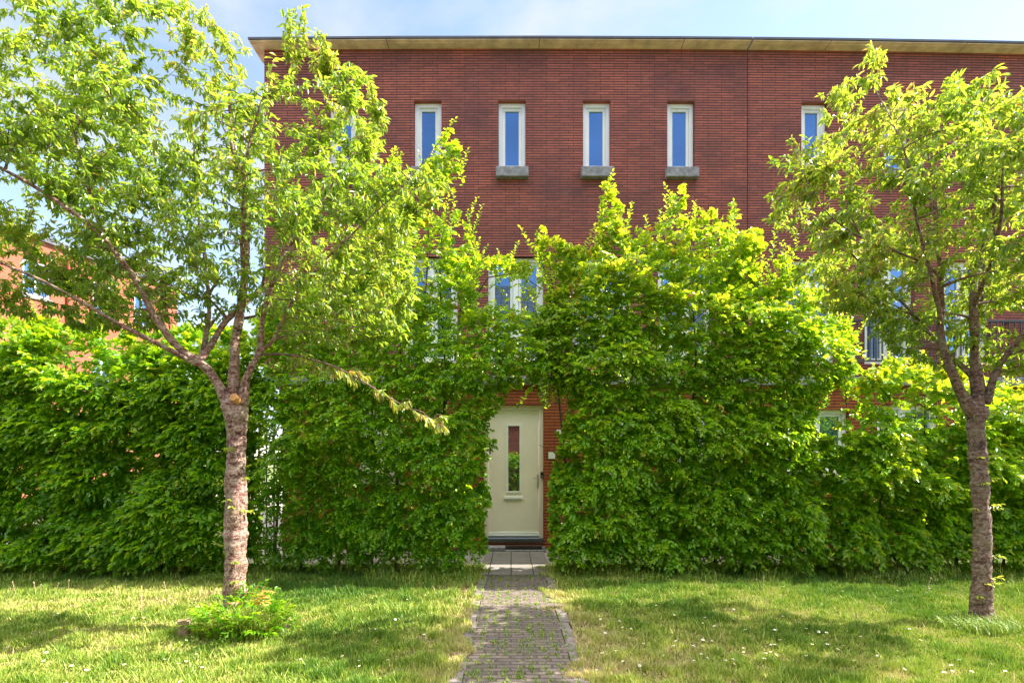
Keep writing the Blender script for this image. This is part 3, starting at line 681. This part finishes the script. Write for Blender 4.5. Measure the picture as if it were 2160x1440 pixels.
o = empty('garden_hedge', (0, -6.2, 0)); tag(o, 'green garden hedge mirrored in the lower half of the front door glass', 'hedge')
n = 9000; P0 = np.stack([rng.uniform(-7, 7, n), rng.uniform(-6.6, -5.7, n), 1.95 * rng.random(n) ** .8], 1)
Lf = sprays(P0, np.stack([rng.normal(0, .6, n), rng.uniform(.2, 1, n), rng.normal(.1, .4, n)], 1), rng.uniform(.15, .3, n), 7, .10, .06, np.clip(rng.normal(.4, .12, n), 0, 1))
leaf_mesh('foliage', *Lf, M['hornbeam'], o)

# ------------------------------------------------------------ cherry trees
def resample(pts, step=.12):
    pts = np.array(pts, float); out = [pts[0]]
    for a, b in zip(pts, pts[1:]):
        n = max(1, int(np.linalg.norm(b[:3] - a[:3]) / step))
        for i in range(1, n + 1): out.append(a + (b - a) * i / n)
    return np.array(out)
def smooth_line(pts, it=2):
    pts = np.array(pts, float)
    for _ in range(it):
        q = [pts[0]]
        for a, b in zip(pts, pts[1:]): q += [a * .75 + b * .25, a * .25 + b * .75]
        q.append(pts[-1]); pts = np.array(q)
    return pts
def cherry(label, base_px, base_d, trunk, limbs, poly, R, n2, n3, seed, leafL=.068, leafW=.0215, tintb=.42, wind=(0, 0, 0), edgek=1.0, exclude=None, bark='bark'):
    rg = np.random.default_rng(seed); d0 = base_d
    bx, by, _ = wpt(base_px, 0, d0); root = empty('cherry_tree', (bx, by, 0)); tag(root, label, 'tree')
    # trunk: bulging rings
    tp = smooth_line([(*wpt(px, py, d0), r) for px, py, r in trunk], 2); tp[0, 2] = -.03
    tp = resample(tp, .014); zz = tp[:, 2]; n = 30; V = []; m = len(tp)
    Zs = np.stack([zz * 0, zz * 0, zz], 1)
    ringn = (vnoise(Zs, 9, seed) - .5) * .16 + (vnoise(Zs, 22, seed + 1) - .5) * .12 + (vnoise(Zs, 60, seed + 2) - .5) * .06
    A = np.arange(n) * 2 * np.pi / n; q_ = 0; flare = 1 + .5 * np.exp(-np.clip(zz, 0, 9) / .10)
    for i in range(m):
        q = np.stack([np.cos(A) * 1.2, np.sin(A) * 1.2, np.full(n, zz[i] * 7)], 1)
        q2 = np.stack([np.cos(A) * 5, np.sin(A) * 5, np.full(n, zz[i] * 30)], 1)
        rr = tp[i, 3] * (1 + (flare[i] - 1) * (1 + .7 * np.cos(A * 4 + seed))) * (1 + ringn[i] + (vnoise(q, 1.0, seed + 3) - .5) * .34 + (vnoise(q2, 1.0, seed + 4) - .5) * .16)
        V.append(np.stack([tp[i, 0] + rr * np.cos(A), tp[i, 1] + rr * np.sin(A), np.full(n, tp[i, 2])], 1))
    V = np.concatenate(V); I, J = np.meshgrid(np.arange(m - 1), np.arange(n)); I, J = I.ravel(), J.ravel(); J2 = (J + 1) % n
    np_mesh('trunk', V, np.stack([I * n + J, I * n + J2, (I + 1) * n + J2, (I + 1) * n + J], 1), M[bark], root, smooth=True)
    # limbs
    nodes = []; mb = MB()
    for lb in limbs:
        pts = smooth_line([(*wpt(px, py, d0), r) for px, py, dd, r in lb], 2)
        dds = smooth_line([(0, dd) for *_a, dd, _r in lb], 2)[:, 1]
        pts[:, 1] += dds; pts = resample(pts, .07)
        jit = np.stack([(vnoise(pts[:, :3], 4, seed + 9) - .5), (vnoise(pts[:, :3], 4, seed + 8) - .5), pts[:, 0] * 0], 1) * .04
        ramp_ = np.clip(np.arange(len(pts)) / 6, 0, 1)[:, None]; pts[:, :3] += jit * ramp_
        kn = .74 * (1 + (vnoise(pts[:, :3], 14, seed + 6) - .5) * .4)
        mb.tube(pts[:, :3], pts[:, 3] * kn, 10); nodes.append(pts)
    mb.build('limbs', M[bark], root, smooth=True)
    nodes = np.concatenate(nodes)
    def sample(k):
        P = []; pw = px2w(poly, d0); xs = [p[0] for p in pw]; zs = [p[1] for p in pw]
        while sum(len(p) for p in P) < k:
            x = rg.uniform(min(xs), max(xs), 4000); z = rg.uniform(min(zs), max(zs), 4000); ok = in_poly(x, z, pw); x, z = x[ok], z[ok]
            e = edge_dist(x, z, pw); th = R * np.sqrt(np.clip(1 - (1 - np.clip(e / (R * edgek), 0, 1)) ** 2, .03, 1)); y = d0 + .1 + rg.uniform(-1, 1, len(x)) * th
            q = np.stack([x, y, z], 1); q = q[vnoise(q, 1.9, seed + 7) * .78 + rg.random(len(q)) * .22 > .44]
            P.append(q)
        P = np.concatenate(P)[:k]
        return P
    lines = []; newn = []; leafgroups = []
    def connect(T, nodes, lo, hi, rad0, sag):
        for tt in T:
            dvec = tt - nodes[:, :3]; dist = np.linalg.norm(dvec, axis=1)
            cost = dist + np.where(dvec[:, 2] < .0, 1.6 * -dvec[:, 2], 0) + np.where(dist < lo, 5, 0)
            i = int(np.argmin(cost)); 
            if dist[i] > hi: continue
            p = nodes[i, :3]; q = tt; mid_ = (p + q) / 2 + np.array((0, 0, sag * dist[i])) + rg.normal(0, .05 * dist[i], 3)
            pts = smooth_line([p, mid_, q], 2); r0 = min(rad0, nodes[i, 3] * .8); rad = np.linspace(r0, .0022, len(pts))
            yield pts, rad
    T2 = sample(n2); o2 = []
    T2 = T2[np.argsort(T2[:, 2])]
    cur = nodes
    for tt in T2:
        for pts, rad in connect([tt], cur, .25, 1.9, .019, .05):
            lines.append((pts, rad)); o2.append((pts, rad)); rs = resample(np.concatenate([pts, rad[:, None]], 1), .08)
            cur = np.concatenate([cur, rs[3:]])
    T3 = sample(n3); t3 = []
    for pts, rad in connect(T3, cur, .06, 1.0, .005, .06):
        lines.append((pts[::2], rad[::2])); t3.append(pts)
    m2 = MB()
    for pts, rad in lines: m2.tube(pts, rad, 5, cap=False)
    m2.build('branches', M['branch'], root, smooth=True)
    # leaves along twigs
    P, Tn = [], []
    for pts in t3 + [p[len(p) // 2:] for p, r in o2]:
        seg = np.linalg.norm(np.diff(pts, axis=0), axis=1); L = seg.sum(); k = int(L / .0135) + 4
        tt = rg.uniform(.12 if L < .5 else .35, 1.0, k); cum = np.concatenate([[0], np.cumsum(seg)]) / L
        q = np.stack([np.interp(tt, cum, pts[:, j]) for j in range(3)], 1); P.append(q); Tn.append(np.repeat(nrm(pts[-1] - pts[0])[None], k, 0))
    P = np.concatenate(P); Tn = np.concatenate(Tn); k = len(P)
    if exclude is not None:
        kp = ~exclude(P, rg.random(k)); P, Tn = P[kp], Tn[kp]; k = len(P)
    Av = nrm(rg.normal(0, 1, (k, 3))) * .75 + Tn * .55 + np.array(wind); Av[:, 2] -= .55
    Nv = rg.normal(0, .45, (k, 3)) + np.array([.1, -.15, 1]); s_ = rg.uniform(.6, 1.2, k)
    tint = tintb + .35 * (vnoise(P, 1.7, seed + 20) - .5) + rg.normal(0, .11, k) + np.where(rg.random(k) < .05, .35, 0) + .04 * (P[:, 2] - 3.5)
    leaf_mesh('crown', P + rg.normal(0, .008, (k, 3)), Av, Nv, leafL * s_, leafW * s_ * rg.uniform(.85, 1.2, k), np.clip(tint, 0, 1), M['cherry'], root, fold=.12, curl=.16)
    # short sprouts on the trunk
    ks = 14; zz_ = rg.uniform(.25, 1.7, ks); an = rg.uniform(-2.9, .1, ks); tr = np.interp(zz_, tp[:, 2], tp[:, 3]); tx = np.interp(zz_, tp[:, 2], tp[:, 0])
    D3 = np.stack([np.cos(an), np.sin(an), rg.uniform(.1, .6, ks)], 1); P3 = np.stack([tx + np.cos(an) * tr * .9, d0 + np.sin(an) * tr * .9, zz_], 1)
    for q_ in range(ks):
        Lf = sprays(P3[q_:q_ + 1], D3[q_:q_ + 1], rg.uniform(.06, .14, 1), 7, .055, .018, np.full(1, .6)); leaf_mesh('sprout', *Lf, M['cherry'], root)
    return root, k

polyL = [(-330, 250), (-250, 60), (-120, -60), (40, -60), (150, -30), (230, 10), (330, 20), (440, 30), (520, 90), (600, 130), (612, 50), (650, 22), (700, 90), (712, 140), (770, 150), (805, 195), (790, 290),
         (745, 340), (820, 350), (900, 360), (950, 330), (930, 400), (870, 430), (860, 520), (880, 600), (850, 690), (760, 740), (690, 730), (600, 705), (520, 640), (430, 660), (330, 680), (240, 690), (120, 680), (0, 660), (-150, 600), (-300, 450)]
limbsL = [
    [(494, 860, 0, .085), (492, 760, .02, .055), (492, 680, .05, .05), (505, 600, .08, .045), (512, 480, .12, .037), (505, 400, .1, .03), (490, 300, .0, .022), (495, 230, -.1, .010)],
    [(482, 850, 0, .08), (455, 790, -.05, .055), (432, 768, -.1, .052), (395, 740, -.2, .04), (372, 690, -.3, .036), (345, 620, -.4, .032), (300, 540, -.5, .026), (210, 470, -.6, .02), (90, 410, -.7, .012)],
    [(432, 768, -.1, .045), (448, 720, .0, .036), (470, 660, .1, .033), (500, 620, .2, .030), (540, 560, .3, .026), (590, 470, .4, .02), (640, 400, .4, .012)],
    [(432, 772, -.1, .04), (425, 700, .1, .03), (405, 640, .3, .026), (370, 520, .5, .02), (340, 380, .6, .015), (330, 200, .6, .008)],
    [(512, 852, 0, .075), (525, 800, -.03, .04), (545, 755, -.05, .034), (565, 690, -.1, .03), (580, 620, -.15, .026), (640, 530, -.2, .02), (715, 420, -.2, .013), (745, 330, -.1, .008)],
    [(548, 748, -.05, .026), (590, 720, -.1, .02), (650, 640, -.3, .015), (740, 560, -.4, .011), (830, 480, -.4, .006), (925, 370, -.4, .004)],
    [(430, 772, -.1, .036), (340, 720, -.4, .022), (240, 650, -.7, .016), (120, 600, -.8, .010), (20, 545, -.9, .006)],
    [(372, 690, -.3, .028), (330, 650, .2, .022), (250, 560, .6, .018), (150, 480, .8, .013), (20, 400, 1.0, .008)],
    [(300, 540, -.5, .02), (240, 400, -.4, .014), (200, 270, -.2, .009), (165, 140, 0, .005)],
    [(512, 480, .12, .026), (470, 340, .5, .018), (400, 200, .7, .012), (340, 80, .7, .006)],
    [(590, 470, .4, .018), (620, 320, .5, .013), (645, 190, .4, .008), (665, 90, .5, .004)],
    [(505, 600, .08, .025), (550, 500, -.4, .018), (590, 390, -.6, .013), (620, 300, -.6, .007)],
]
trunkL = [(497, 1336, .100), (497, 1250, .098), (496, 1150, .095), (497, 1050, .090), (497, 980, .082), (498, 930, .077), (498, 890, .088), (497, 868, .110), (496, 852, .108), (494, 838, .06)]
tL, nL = cherry('cherry tree at left, wide windblown crown above a knobbly pink-grey ringed trunk', 497, 5.10, trunkL, limbsL, polyL, 1.05, 300, 3500, 101, tintb=.40, wind=(.18, 0, 0),
    exclude=lambda P, u: (np.hypot(P[:, 0] + 2.5, P[:, 2] - 2.3) < 1.25) & (u < .5))
# pale sawn branch end at the fork
c_ = wpt(494, 839, 4.98)
m = MB(); m.tube([(c_[0], c_[1] + .06, c_[2] - .02), (c_[0], c_[1] - .012, c_[2] + .008)], [.036, .034], 14); m.build('cut_stub', M['sawn_wood'], tL)
# the long low branch hanging in front of the hedge
def low_branch(root, pts, d0, seed):
    rg = np.random.default_rng(seed); L = smooth_line([wpt(x, y, d0 + dd) for x, y, dd in pts], 2); m = MB(); m.tube(L, np.linspace(.011, .003, len(L)), 6)
    P, T = [], []
    for i in range(16):
        k = int(len(L) * (.25 + .75 * i / 16)); p = L[min(k, len(L) - 1)]; dr = np.array([rg.uniform(.1, .5), rg.uniform(-.4, .4), rg.uniform(-.5, .25)]); q = p + dr * rg.uniform(.15, .38)
        ln = smooth_line([p, (p + q) / 2 + np.array([0, 0, .03]), q], 1); m.tube(ln, np.linspace(.004, .0015, len(ln)), 4, cap=False)
        kk = 16; t_ = rg.random(kk)[:, None]; P.append(p + (q - p) * t_); T.append(np.repeat(nrm(q - p)[None], kk, 0))
    P = np.concatenate(P); T = np.concatenate(T); k = len(P); A = T * .6 + rg.normal(0, .4, (k, 3)); A[:, 2] -= .9
    m.build('low_branch', M['branch'], root, smooth=True)
    leaf_mesh('low_branch_leaves', P, A, rg.normal(0, .5, (k, 3)) + np.array([.2, -.8, .6]), np.full(k, .085) * rg.uniform(.7, 1.2, k), np.full(k, .022), np.clip(rg.normal(.72, .12, k), 0, 1), M['cherry'], root)
low_branch(tL, [(552, 748, 0), (600, 745, -.1), (690, 765, -.2), (760, 800, -.3), (830, 845, -.35), (930, 895, -.4)], 5.1, 5)

polyR = [(1768, 140), (1800, 120), (1850, 112), (1870, 190), (1900, 215), (1960, 175), (2040, 215), (2150, 185), (2300, 150), (2430, 260), (2500, 450), (2470, 660), (2330, 760), (2200, 800), (2090, 770), (2010, 760), (1930, 720), (1880, 640),
         (1790, 640), (1700, 590), (1650, 540), (1690, 470), (1640, 430), (1640, 380), (1700, 350), (1650, 320), (1660, 285), (1710, 290), (1770, 330), (1800, 260), (1790, 190)]
limbsR = [
    [(2060, 870, 0, .09), (2064, 800, .0, .062), (2062, 720, .03, .054), (2062, 640, .06, .045), (2080, 560, .1, .036), (2110, 460, .1, .026), (2120, 330, 0, .016), (2130, 260, -.1, .008)],
    [(2050, 868, 0, .085), (2010, 810, -.05, .05), (1985, 770, -.1, .045), (1968, 720, -.12, .038), (1958, 665, -.15, .034), (1950, 590, -.2, .026), (1935, 480, -.2, .02), (1930, 370, -.2, .012), (1940, 270, -.1, .006)],
    [(1962, 690, -.13, .028), (1930, 650, -.3, .022), (1890, 590, -.4, .018), (1850, 500, -.5, .014), (1830, 380, -.5, .010), (1838, 300, -.3, .007), (1825, 190, -.1, .004)],
    [(2062, 800, 0, .04), (2035, 740, .2, .026), (2005, 650, .4, .02), (1960, 560, .6, .016), (1860, 440, .7, .011), (1720, 400, .7, .006)],
    [(2078, 850, 0, .06), (2105, 775, 0, .034), (2140, 710, -.1, .03), (2190, 620, -.2, .024), (2250, 500, -.3, .018), (2320, 380, -.3, .01)],
    [(2080, 840, .0, .04), (2120, 760, .3, .028), (2160, 640, .5, .02), (2190, 480, .6, .014), (2200, 280, .6, .008)],
    [(1890, 590, -.4, .016), (1800, 540, -.3, .012), (1730, 510, -.3, .008), (1660, 400, -.3, .005)],
    [(2064, 640, .05, .03), (2030, 540, -.4, .02), (2012, 440, -.5, .013), (2040, 340, -.5, .007)],
]
trunkR = [(2068, 1326, .082), (2070, 1240, .076), (2072, 1120, .073), (2068, 1020, .069), (2060, 940, .064), (2058, 900, .068), (2060, 875, .082), (2061, 858, .07)]
tR, nR = cherry('right cherry tree, darker ringed trunk and airy yellow-green crown before the neighbouring house', 2068, 5.25, trunkR, limbsR, polyR, 1.3, 200, 1900, 202, leafL=.070, leafW=.0225, tintb=.52, bark='bark_dark')

# ------------------------------------------------------------ grass and small plants
def grass_field():
    out = []
    for (n, dmin, dmax) in ((210000, 3.3, 8.15),):
        u = rng.random(n * 2); y = dmin * (dmax / dmin) ** (u ** .85); x = rng.uniform(-1.02, 1.02, n * 2) * y
        ok = (np.abs(x - .05) > .51 - .34 * vnoise(np.stack([x, y, x * 0], 1), 4.5, 2) ** 2); x, y = x[ok], y[ok]; out.append((x, y))
    x, y = out[0]; P = np.stack([x, y, x * 0], 1); n = len(x)
    patch = vnoise(P, .8, 31) * .5 + vnoise(P, 2.2, 32) * .3 + vnoise(P, 6, 33) * .2
    clump = vnoise(P, 9, 34)
    h = .010 + .075 * clump ** 1.9 + .014 * rng.random(n); h = np.where(rng.random(n) < .012, h + .05, h)
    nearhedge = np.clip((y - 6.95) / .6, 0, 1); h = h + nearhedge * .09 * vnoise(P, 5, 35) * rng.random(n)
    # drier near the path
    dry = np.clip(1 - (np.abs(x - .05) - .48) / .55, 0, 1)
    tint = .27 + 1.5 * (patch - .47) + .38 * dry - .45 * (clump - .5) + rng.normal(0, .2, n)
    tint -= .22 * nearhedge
    ang = rng.uniform(0, 2 * np.pi, n); lean = rng.uniform(.1, .9, n); ww = rng.uniform(.0025, .0055, n) * (1 + .25 * (y / 5))
    dx, dy = np.cos(ang), np.sin(ang); base = np.stack([x, y, np.where(np.abs(x - .05) < .5, .026, lawn_z(x, y) - .004)], 1); h = np.where(np.abs(x - .05) < .46, h * .7, h)
    wv = np.stack([-dy, dx, dx * 0], 1) * ww[:, None]; a2 = ang + rng.normal(0, 1.2, n)
    tip = base + np.stack([np.cos(a2) * lean * h, np.sin(a2) * lean * h, h], 1)
    V = np.stack([base - wv, base + wv, tip], 1).reshape(-1, 3); F = np.arange(n * 3).reshape(-1, 3)
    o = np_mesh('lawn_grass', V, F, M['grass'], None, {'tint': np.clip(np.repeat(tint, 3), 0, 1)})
    tag(o, 'short mown lawn grass with dry straw-coloured patches', 'grass', kind='stuff')
grass_field()
def blades(x, y, z, h, w, tint, spread=.6, curve=True):
    n = len(x); ang = rng.uniform(0, 2 * np.pi, n); d = np.stack([np.cos(ang), np.sin(ang), ang * 0], 1); s_ = np.stack([-d[:, 1], d[:, 0], d[:, 2] * 0], 1) * w[:, None]
    b = np.stack([x, y, z], 1); hh = h[:, None]; up = np.array([0, 0, 1.])
    mid_ = b + d * hh * spread * .3 + up * hh * .62; tip = b + d * hh * spread + up * hh * rng.uniform(.6, 1, n)[:, None]
    V = np.stack([b - s_, b + s_, mid_ + s_ * .8, mid_ - s_ * .8, tip], 1).reshape(-1, 3)
    bb = np.arange(n)[:, None] * 5
    F = np.concatenate([bb + np.array([[0, 1, 2]]), bb + np.array([[0, 2, 3]]), bb + np.array([[3, 2, 4]])])
    return V, F, np.repeat(tint, 5)
# weeds sprouting from the joints of the path
n = 9000; cx_ = []; 
kx = rng.integers(0, 9, 700) * .1 + PX0 + .08 + rng.normal(0, .012, 700); ky = 3.3 + (7.5 - 3.3) * rng.random(700) ** 1.2; sel = rng.integers(0, 700, n)
x = kx[sel] + rng.normal(0, .012, n); y = ky[sel] + rng.normal(0, .014, n)
V, F, T = blades(x, y, np.full(n, .025), rng.uniform(.008, .028, n), rng.uniform(.0015, .003, n), np.clip(rng.normal(.25, .2, n), 0, 1), .7)
tag(np_mesh('path_weeds', V, F, M['grass'], None, {'tint': T}), 'tiny grass and moss tufts in the paver joints of the path', 'weeds', kind='stuff')
# rougher grass under the hedges
n = 26000; x = rng.uniform(-8.5, 8.5, n); y = rng.uniform(6.85, 7.75, n) ; P = np.stack([x, y, x * 0], 1); ok = (vnoise(P, 2.6, 41) > .45) & (np.abs(x - .05) > .5); x, y = x[ok], y[ok]; n = len(x)
V, F, T = blades(x, y, lawn_z(x, y) - .005, rng.uniform(.05, .19, n) * (.4 + .9 * np.clip((y - 6.85) / .6, 0, 1)), rng.uniform(.002, .004, n), np.clip(rng.normal(.33, .17, n), 0, 1), .7)
tag(np_mesh('rough_grass', V, F, M['grass'], None, {'tint': T}), 'longer uncut grass along the foot of the hedges', 'grass', kind='stuff')
def tuft(label, px, py, r, h, n, tb=.35, name='grass_tuft'):
    d = CAMZ * FPX / (py - 980); cx, cy, _ = wpt(px, py, d); o = empty(name, (cx, cy, 0)); tag(o, label, 'plant')
    a = rng.uniform(0, 6.283, n); rr = r * np.sqrt(rng.random(n)); x, y = cx + rr * np.cos(a), cy + rr * np.sin(a) * .7
    V, F, T = blades(x, y, lawn_z(x, y) - .005, h * rng.uniform(.4, 1, n), rng.uniform(.002, .0042, n), np.clip(rng.normal(tb, .12, n), 0, 1), .75)
    np_mesh('blades', V, F, M['grass'], o, {'tint': T}); return o, cx, cy
tuft('bright green grass tuft standing up in the lawn left of the path', 832, 1296, .24, .12, 420, .28)
tuft('grass tuft in shade beside the right edge of the path', 1185, 1275, .12, .07, 160, .55)
o, cx, cy = tuft('tall grass and weeds round the foot of the right cherry trunk', 2070, 1338, .32, .15, 1100, .24)
# weed clump at the foot of the left cherry
o, cx, cy = tuft('leafy weed clump round the foot of the left cherry trunk', 514, 1345, .32, .34, 1500, .42, 'weed_clump')
n = 150; a = rng.uniform(0, 6.283, n); rr = .32 * np.sqrt(rng.random(n)); P0 = np.stack([cx + rr * np.cos(a), cy + rr * np.sin(a) * .75, .03 + rng.random(n) * .36 * (1 - (rr / .42) ** 2)], 1)
Dr = np.stack([np.cos(a) * .5 + rng.normal(0, .3, n), np.sin(a) * .5 - .2, rng.uniform(.2, 1, n)], 1)
Lf = sprays(P0, Dr, rng.uniform(.10, .24, n), 9, .055, .024, np.clip(rng.normal(.36, .13, n), 0, 1))
leaf_mesh('weed_leaves', *Lf, M['hornbeam'], o)
n = 9; a = rng.uniform(-.6, 1.6, n); P0 = np.stack([cx + .1 + .22 * rng.random(n), cy - .05 + .1 * rng.normal(0, 1, n), .26 + .14 * rng.random(n)], 1)
Lf = sprays(P0, np.stack([rng.normal(0, .5, n), rng.normal(-.2, .4, n), rng.uniform(.2, 1, n)], 1), rng.uniform(.06, .12, n), 6, .06, .022, np.clip(rng.normal(.86, .08, n), 0, 1))
leaf_mesh('red_young_leaves', *Lf, M['cherry'], o)
# wooden stakes by the left tree
def stake(label, px, py, w, h, rz):
    d = CAMZ * FPX / (py - 980); x, y, _ = wpt(px, py, d); m = MB(); n = 9; r = w / 2
    pts = [(r * math.cos(2 * math.pi * i / n) , r * .8 * math.sin(2 * math.pi * i / n)) for i in range(n)]
    V0 = [(a_, b_, -.05) for a_, b_ in pts]; V1 = [(a_ * .97, b_ * .97, h + .012 * math.sin(i * 2.1)) for i, (a_, b_) in enumerate(pts)]
    m.v = V0 + V1 + [(0, 0, h + .006)]
    for i in range(n): m.f.append((i, (i + 1) % n, n + (i + 1) % n, n + i)); m.m.append(0); m.f.append((n + i, n + (i + 1) % n, 2 * n)); m.m.append(0)
    o = m.build('wooden_stake', M['stake_wood']); o.location = (x, y, .01); o.rotation_euler = (.03, .02, rz); tag(o, label, 'stake', 'cut-off stakes by the left cherry')
stake('short cut-off wooden stake in the grass left of the weed clump', 388, 1348, .105, .155, .3)
stake('short cut-off wooden stake half hidden at the right edge of the weed clump', 603, 1332, .095, .11, 1.1)
# daisies
t = NT('daisy_white'); M['daisy'] = t.done(t.bsdf((.82, .80, .78), .6)); t = NT('daisy_yellow'); M['daisyc'] = t.done(t.bsdf((.75, .5, .04), .7)); M['stemgreen'] = mat_plain('daisy_stem', (.10, .2, .04), .7)
m = MB(); k = 11
for i in range(k):
    a = 2 * math.pi * i / k; b = a + 2 * math.pi / k * .8
    m.face([(.003 * math.cos(a), .003 * math.sin(a), .036), (.012 * math.cos(a), .012 * math.sin(a), .040), (.013 * math.cos((a + b) / 2), .013 * math.sin((a + b) / 2), .040), (.012 * math.cos(b), .012 * math.sin(b), .040), (.003 * math.cos(b), .003 * math.sin(b), .036)])
m.mi = 1; m.tube([(0, 0, .034), (0, 0, .041)], [.005, .0035], 8); m.mi = 2; m.tube([(0, 0, -.01), (.002, 0, .034)], .001, 4)
dz = m.build('daisy', [M['daisy'], M['daisyc'], M['stemgreen']])
cen = [(220, 1320, 14, 60, 22), (100, 1400, 16, 90, 25), (400, 1395, 12, 70, 25), (1440, 1320, 18, 90, 22), (1500, 1400, 30, 150, 30), (1700, 1350, 12, 120, 30), (1850, 1390, 12, 120, 30), (2050, 1420, 8, 90, 14), (1300, 1400, 8, 50, 30), (850, 1330, 5, 60, 30),
       (1980, 1260, 5, 90, 8), (60, 1290, 6, 60, 14), (760, 1410, 5, 60, 20)]
first = True
for (a, b, c, sx, sy) in cen:
    for _ in range(c):
        px, py = random.gauss(a, sx), min(max(random.gauss(b, sy), 1250), 1500)
        d = CAMZ * FPX / (py - 980); x, y, _z = wpt(px, py, d)
        if abs(x - .05) < .52: continue
        o = dz if first else dz.copy()
        if not first: col.objects.link(o)
        first = False; s_ = random.uniform(.75, 1.15)
        o.location = (x, y, float(lawn_z(np.array([x]), np.array([y]))[0])); o.rotation_euler = (random.uniform(-.1, .55), random.uniform(-.3, .3), random.uniform(0, 6)); o.scale = (s_, s_, s_)
        tag(o, 'small white daisy with a yellow centre in the short grass', 'daisy', 'daisies scattered over the lawn')
# dry dandelion stalks
M['stalk'] = mat_plain('dry_stalk', (.46, .33, .20), .8)
m = MB(); m.tube([(0, 0, 0), (.004, 0, .07), (.010, .004, .14), (.018, .004, .19)], [.0035, .003, .003, .0028], 6); m.tube([(.018, .004, .19), (.019, .004, .196), (.021, .004, .212)], [.004, .0065, .003], 8)
ds = m.build('dandelion_stalk', M['stalk'])
first = True
for (px, py) in [(8, 1275), (35, 1262), (78, 1270), (86, 1262), (112, 1258), (140, 1262), (15, 1290), (243, 1272), (300, 1278), (355, 1266), (410, 1272), (432, 1276), (1602, 1258), (1609, 1256), (1955, 1258), (1996, 1264), (300, 1300), (1210, 1330)]:
    d = CAMZ * FPX / (py - 980); x, y, _z = wpt(px, py, d)
    o = ds if first else ds.copy()
    if not first: col.objects.link(o)
    first = False; o.location = (x, y, .0); s_ = random.uniform(.75, 1.1); o.scale = (s_, s_, s_); o.rotation_euler = (random.uniform(-.3, .3), random.uniform(-.4, .4), random.uniform(0, 6))
    tag(o, 'thin dry tan dandelion stalk standing up from the lawn', 'weed stalk', 'dry stalks along the shaded edge of the lawn')
print('LEAVES', nA, nB, nC, nD, nL, nR)
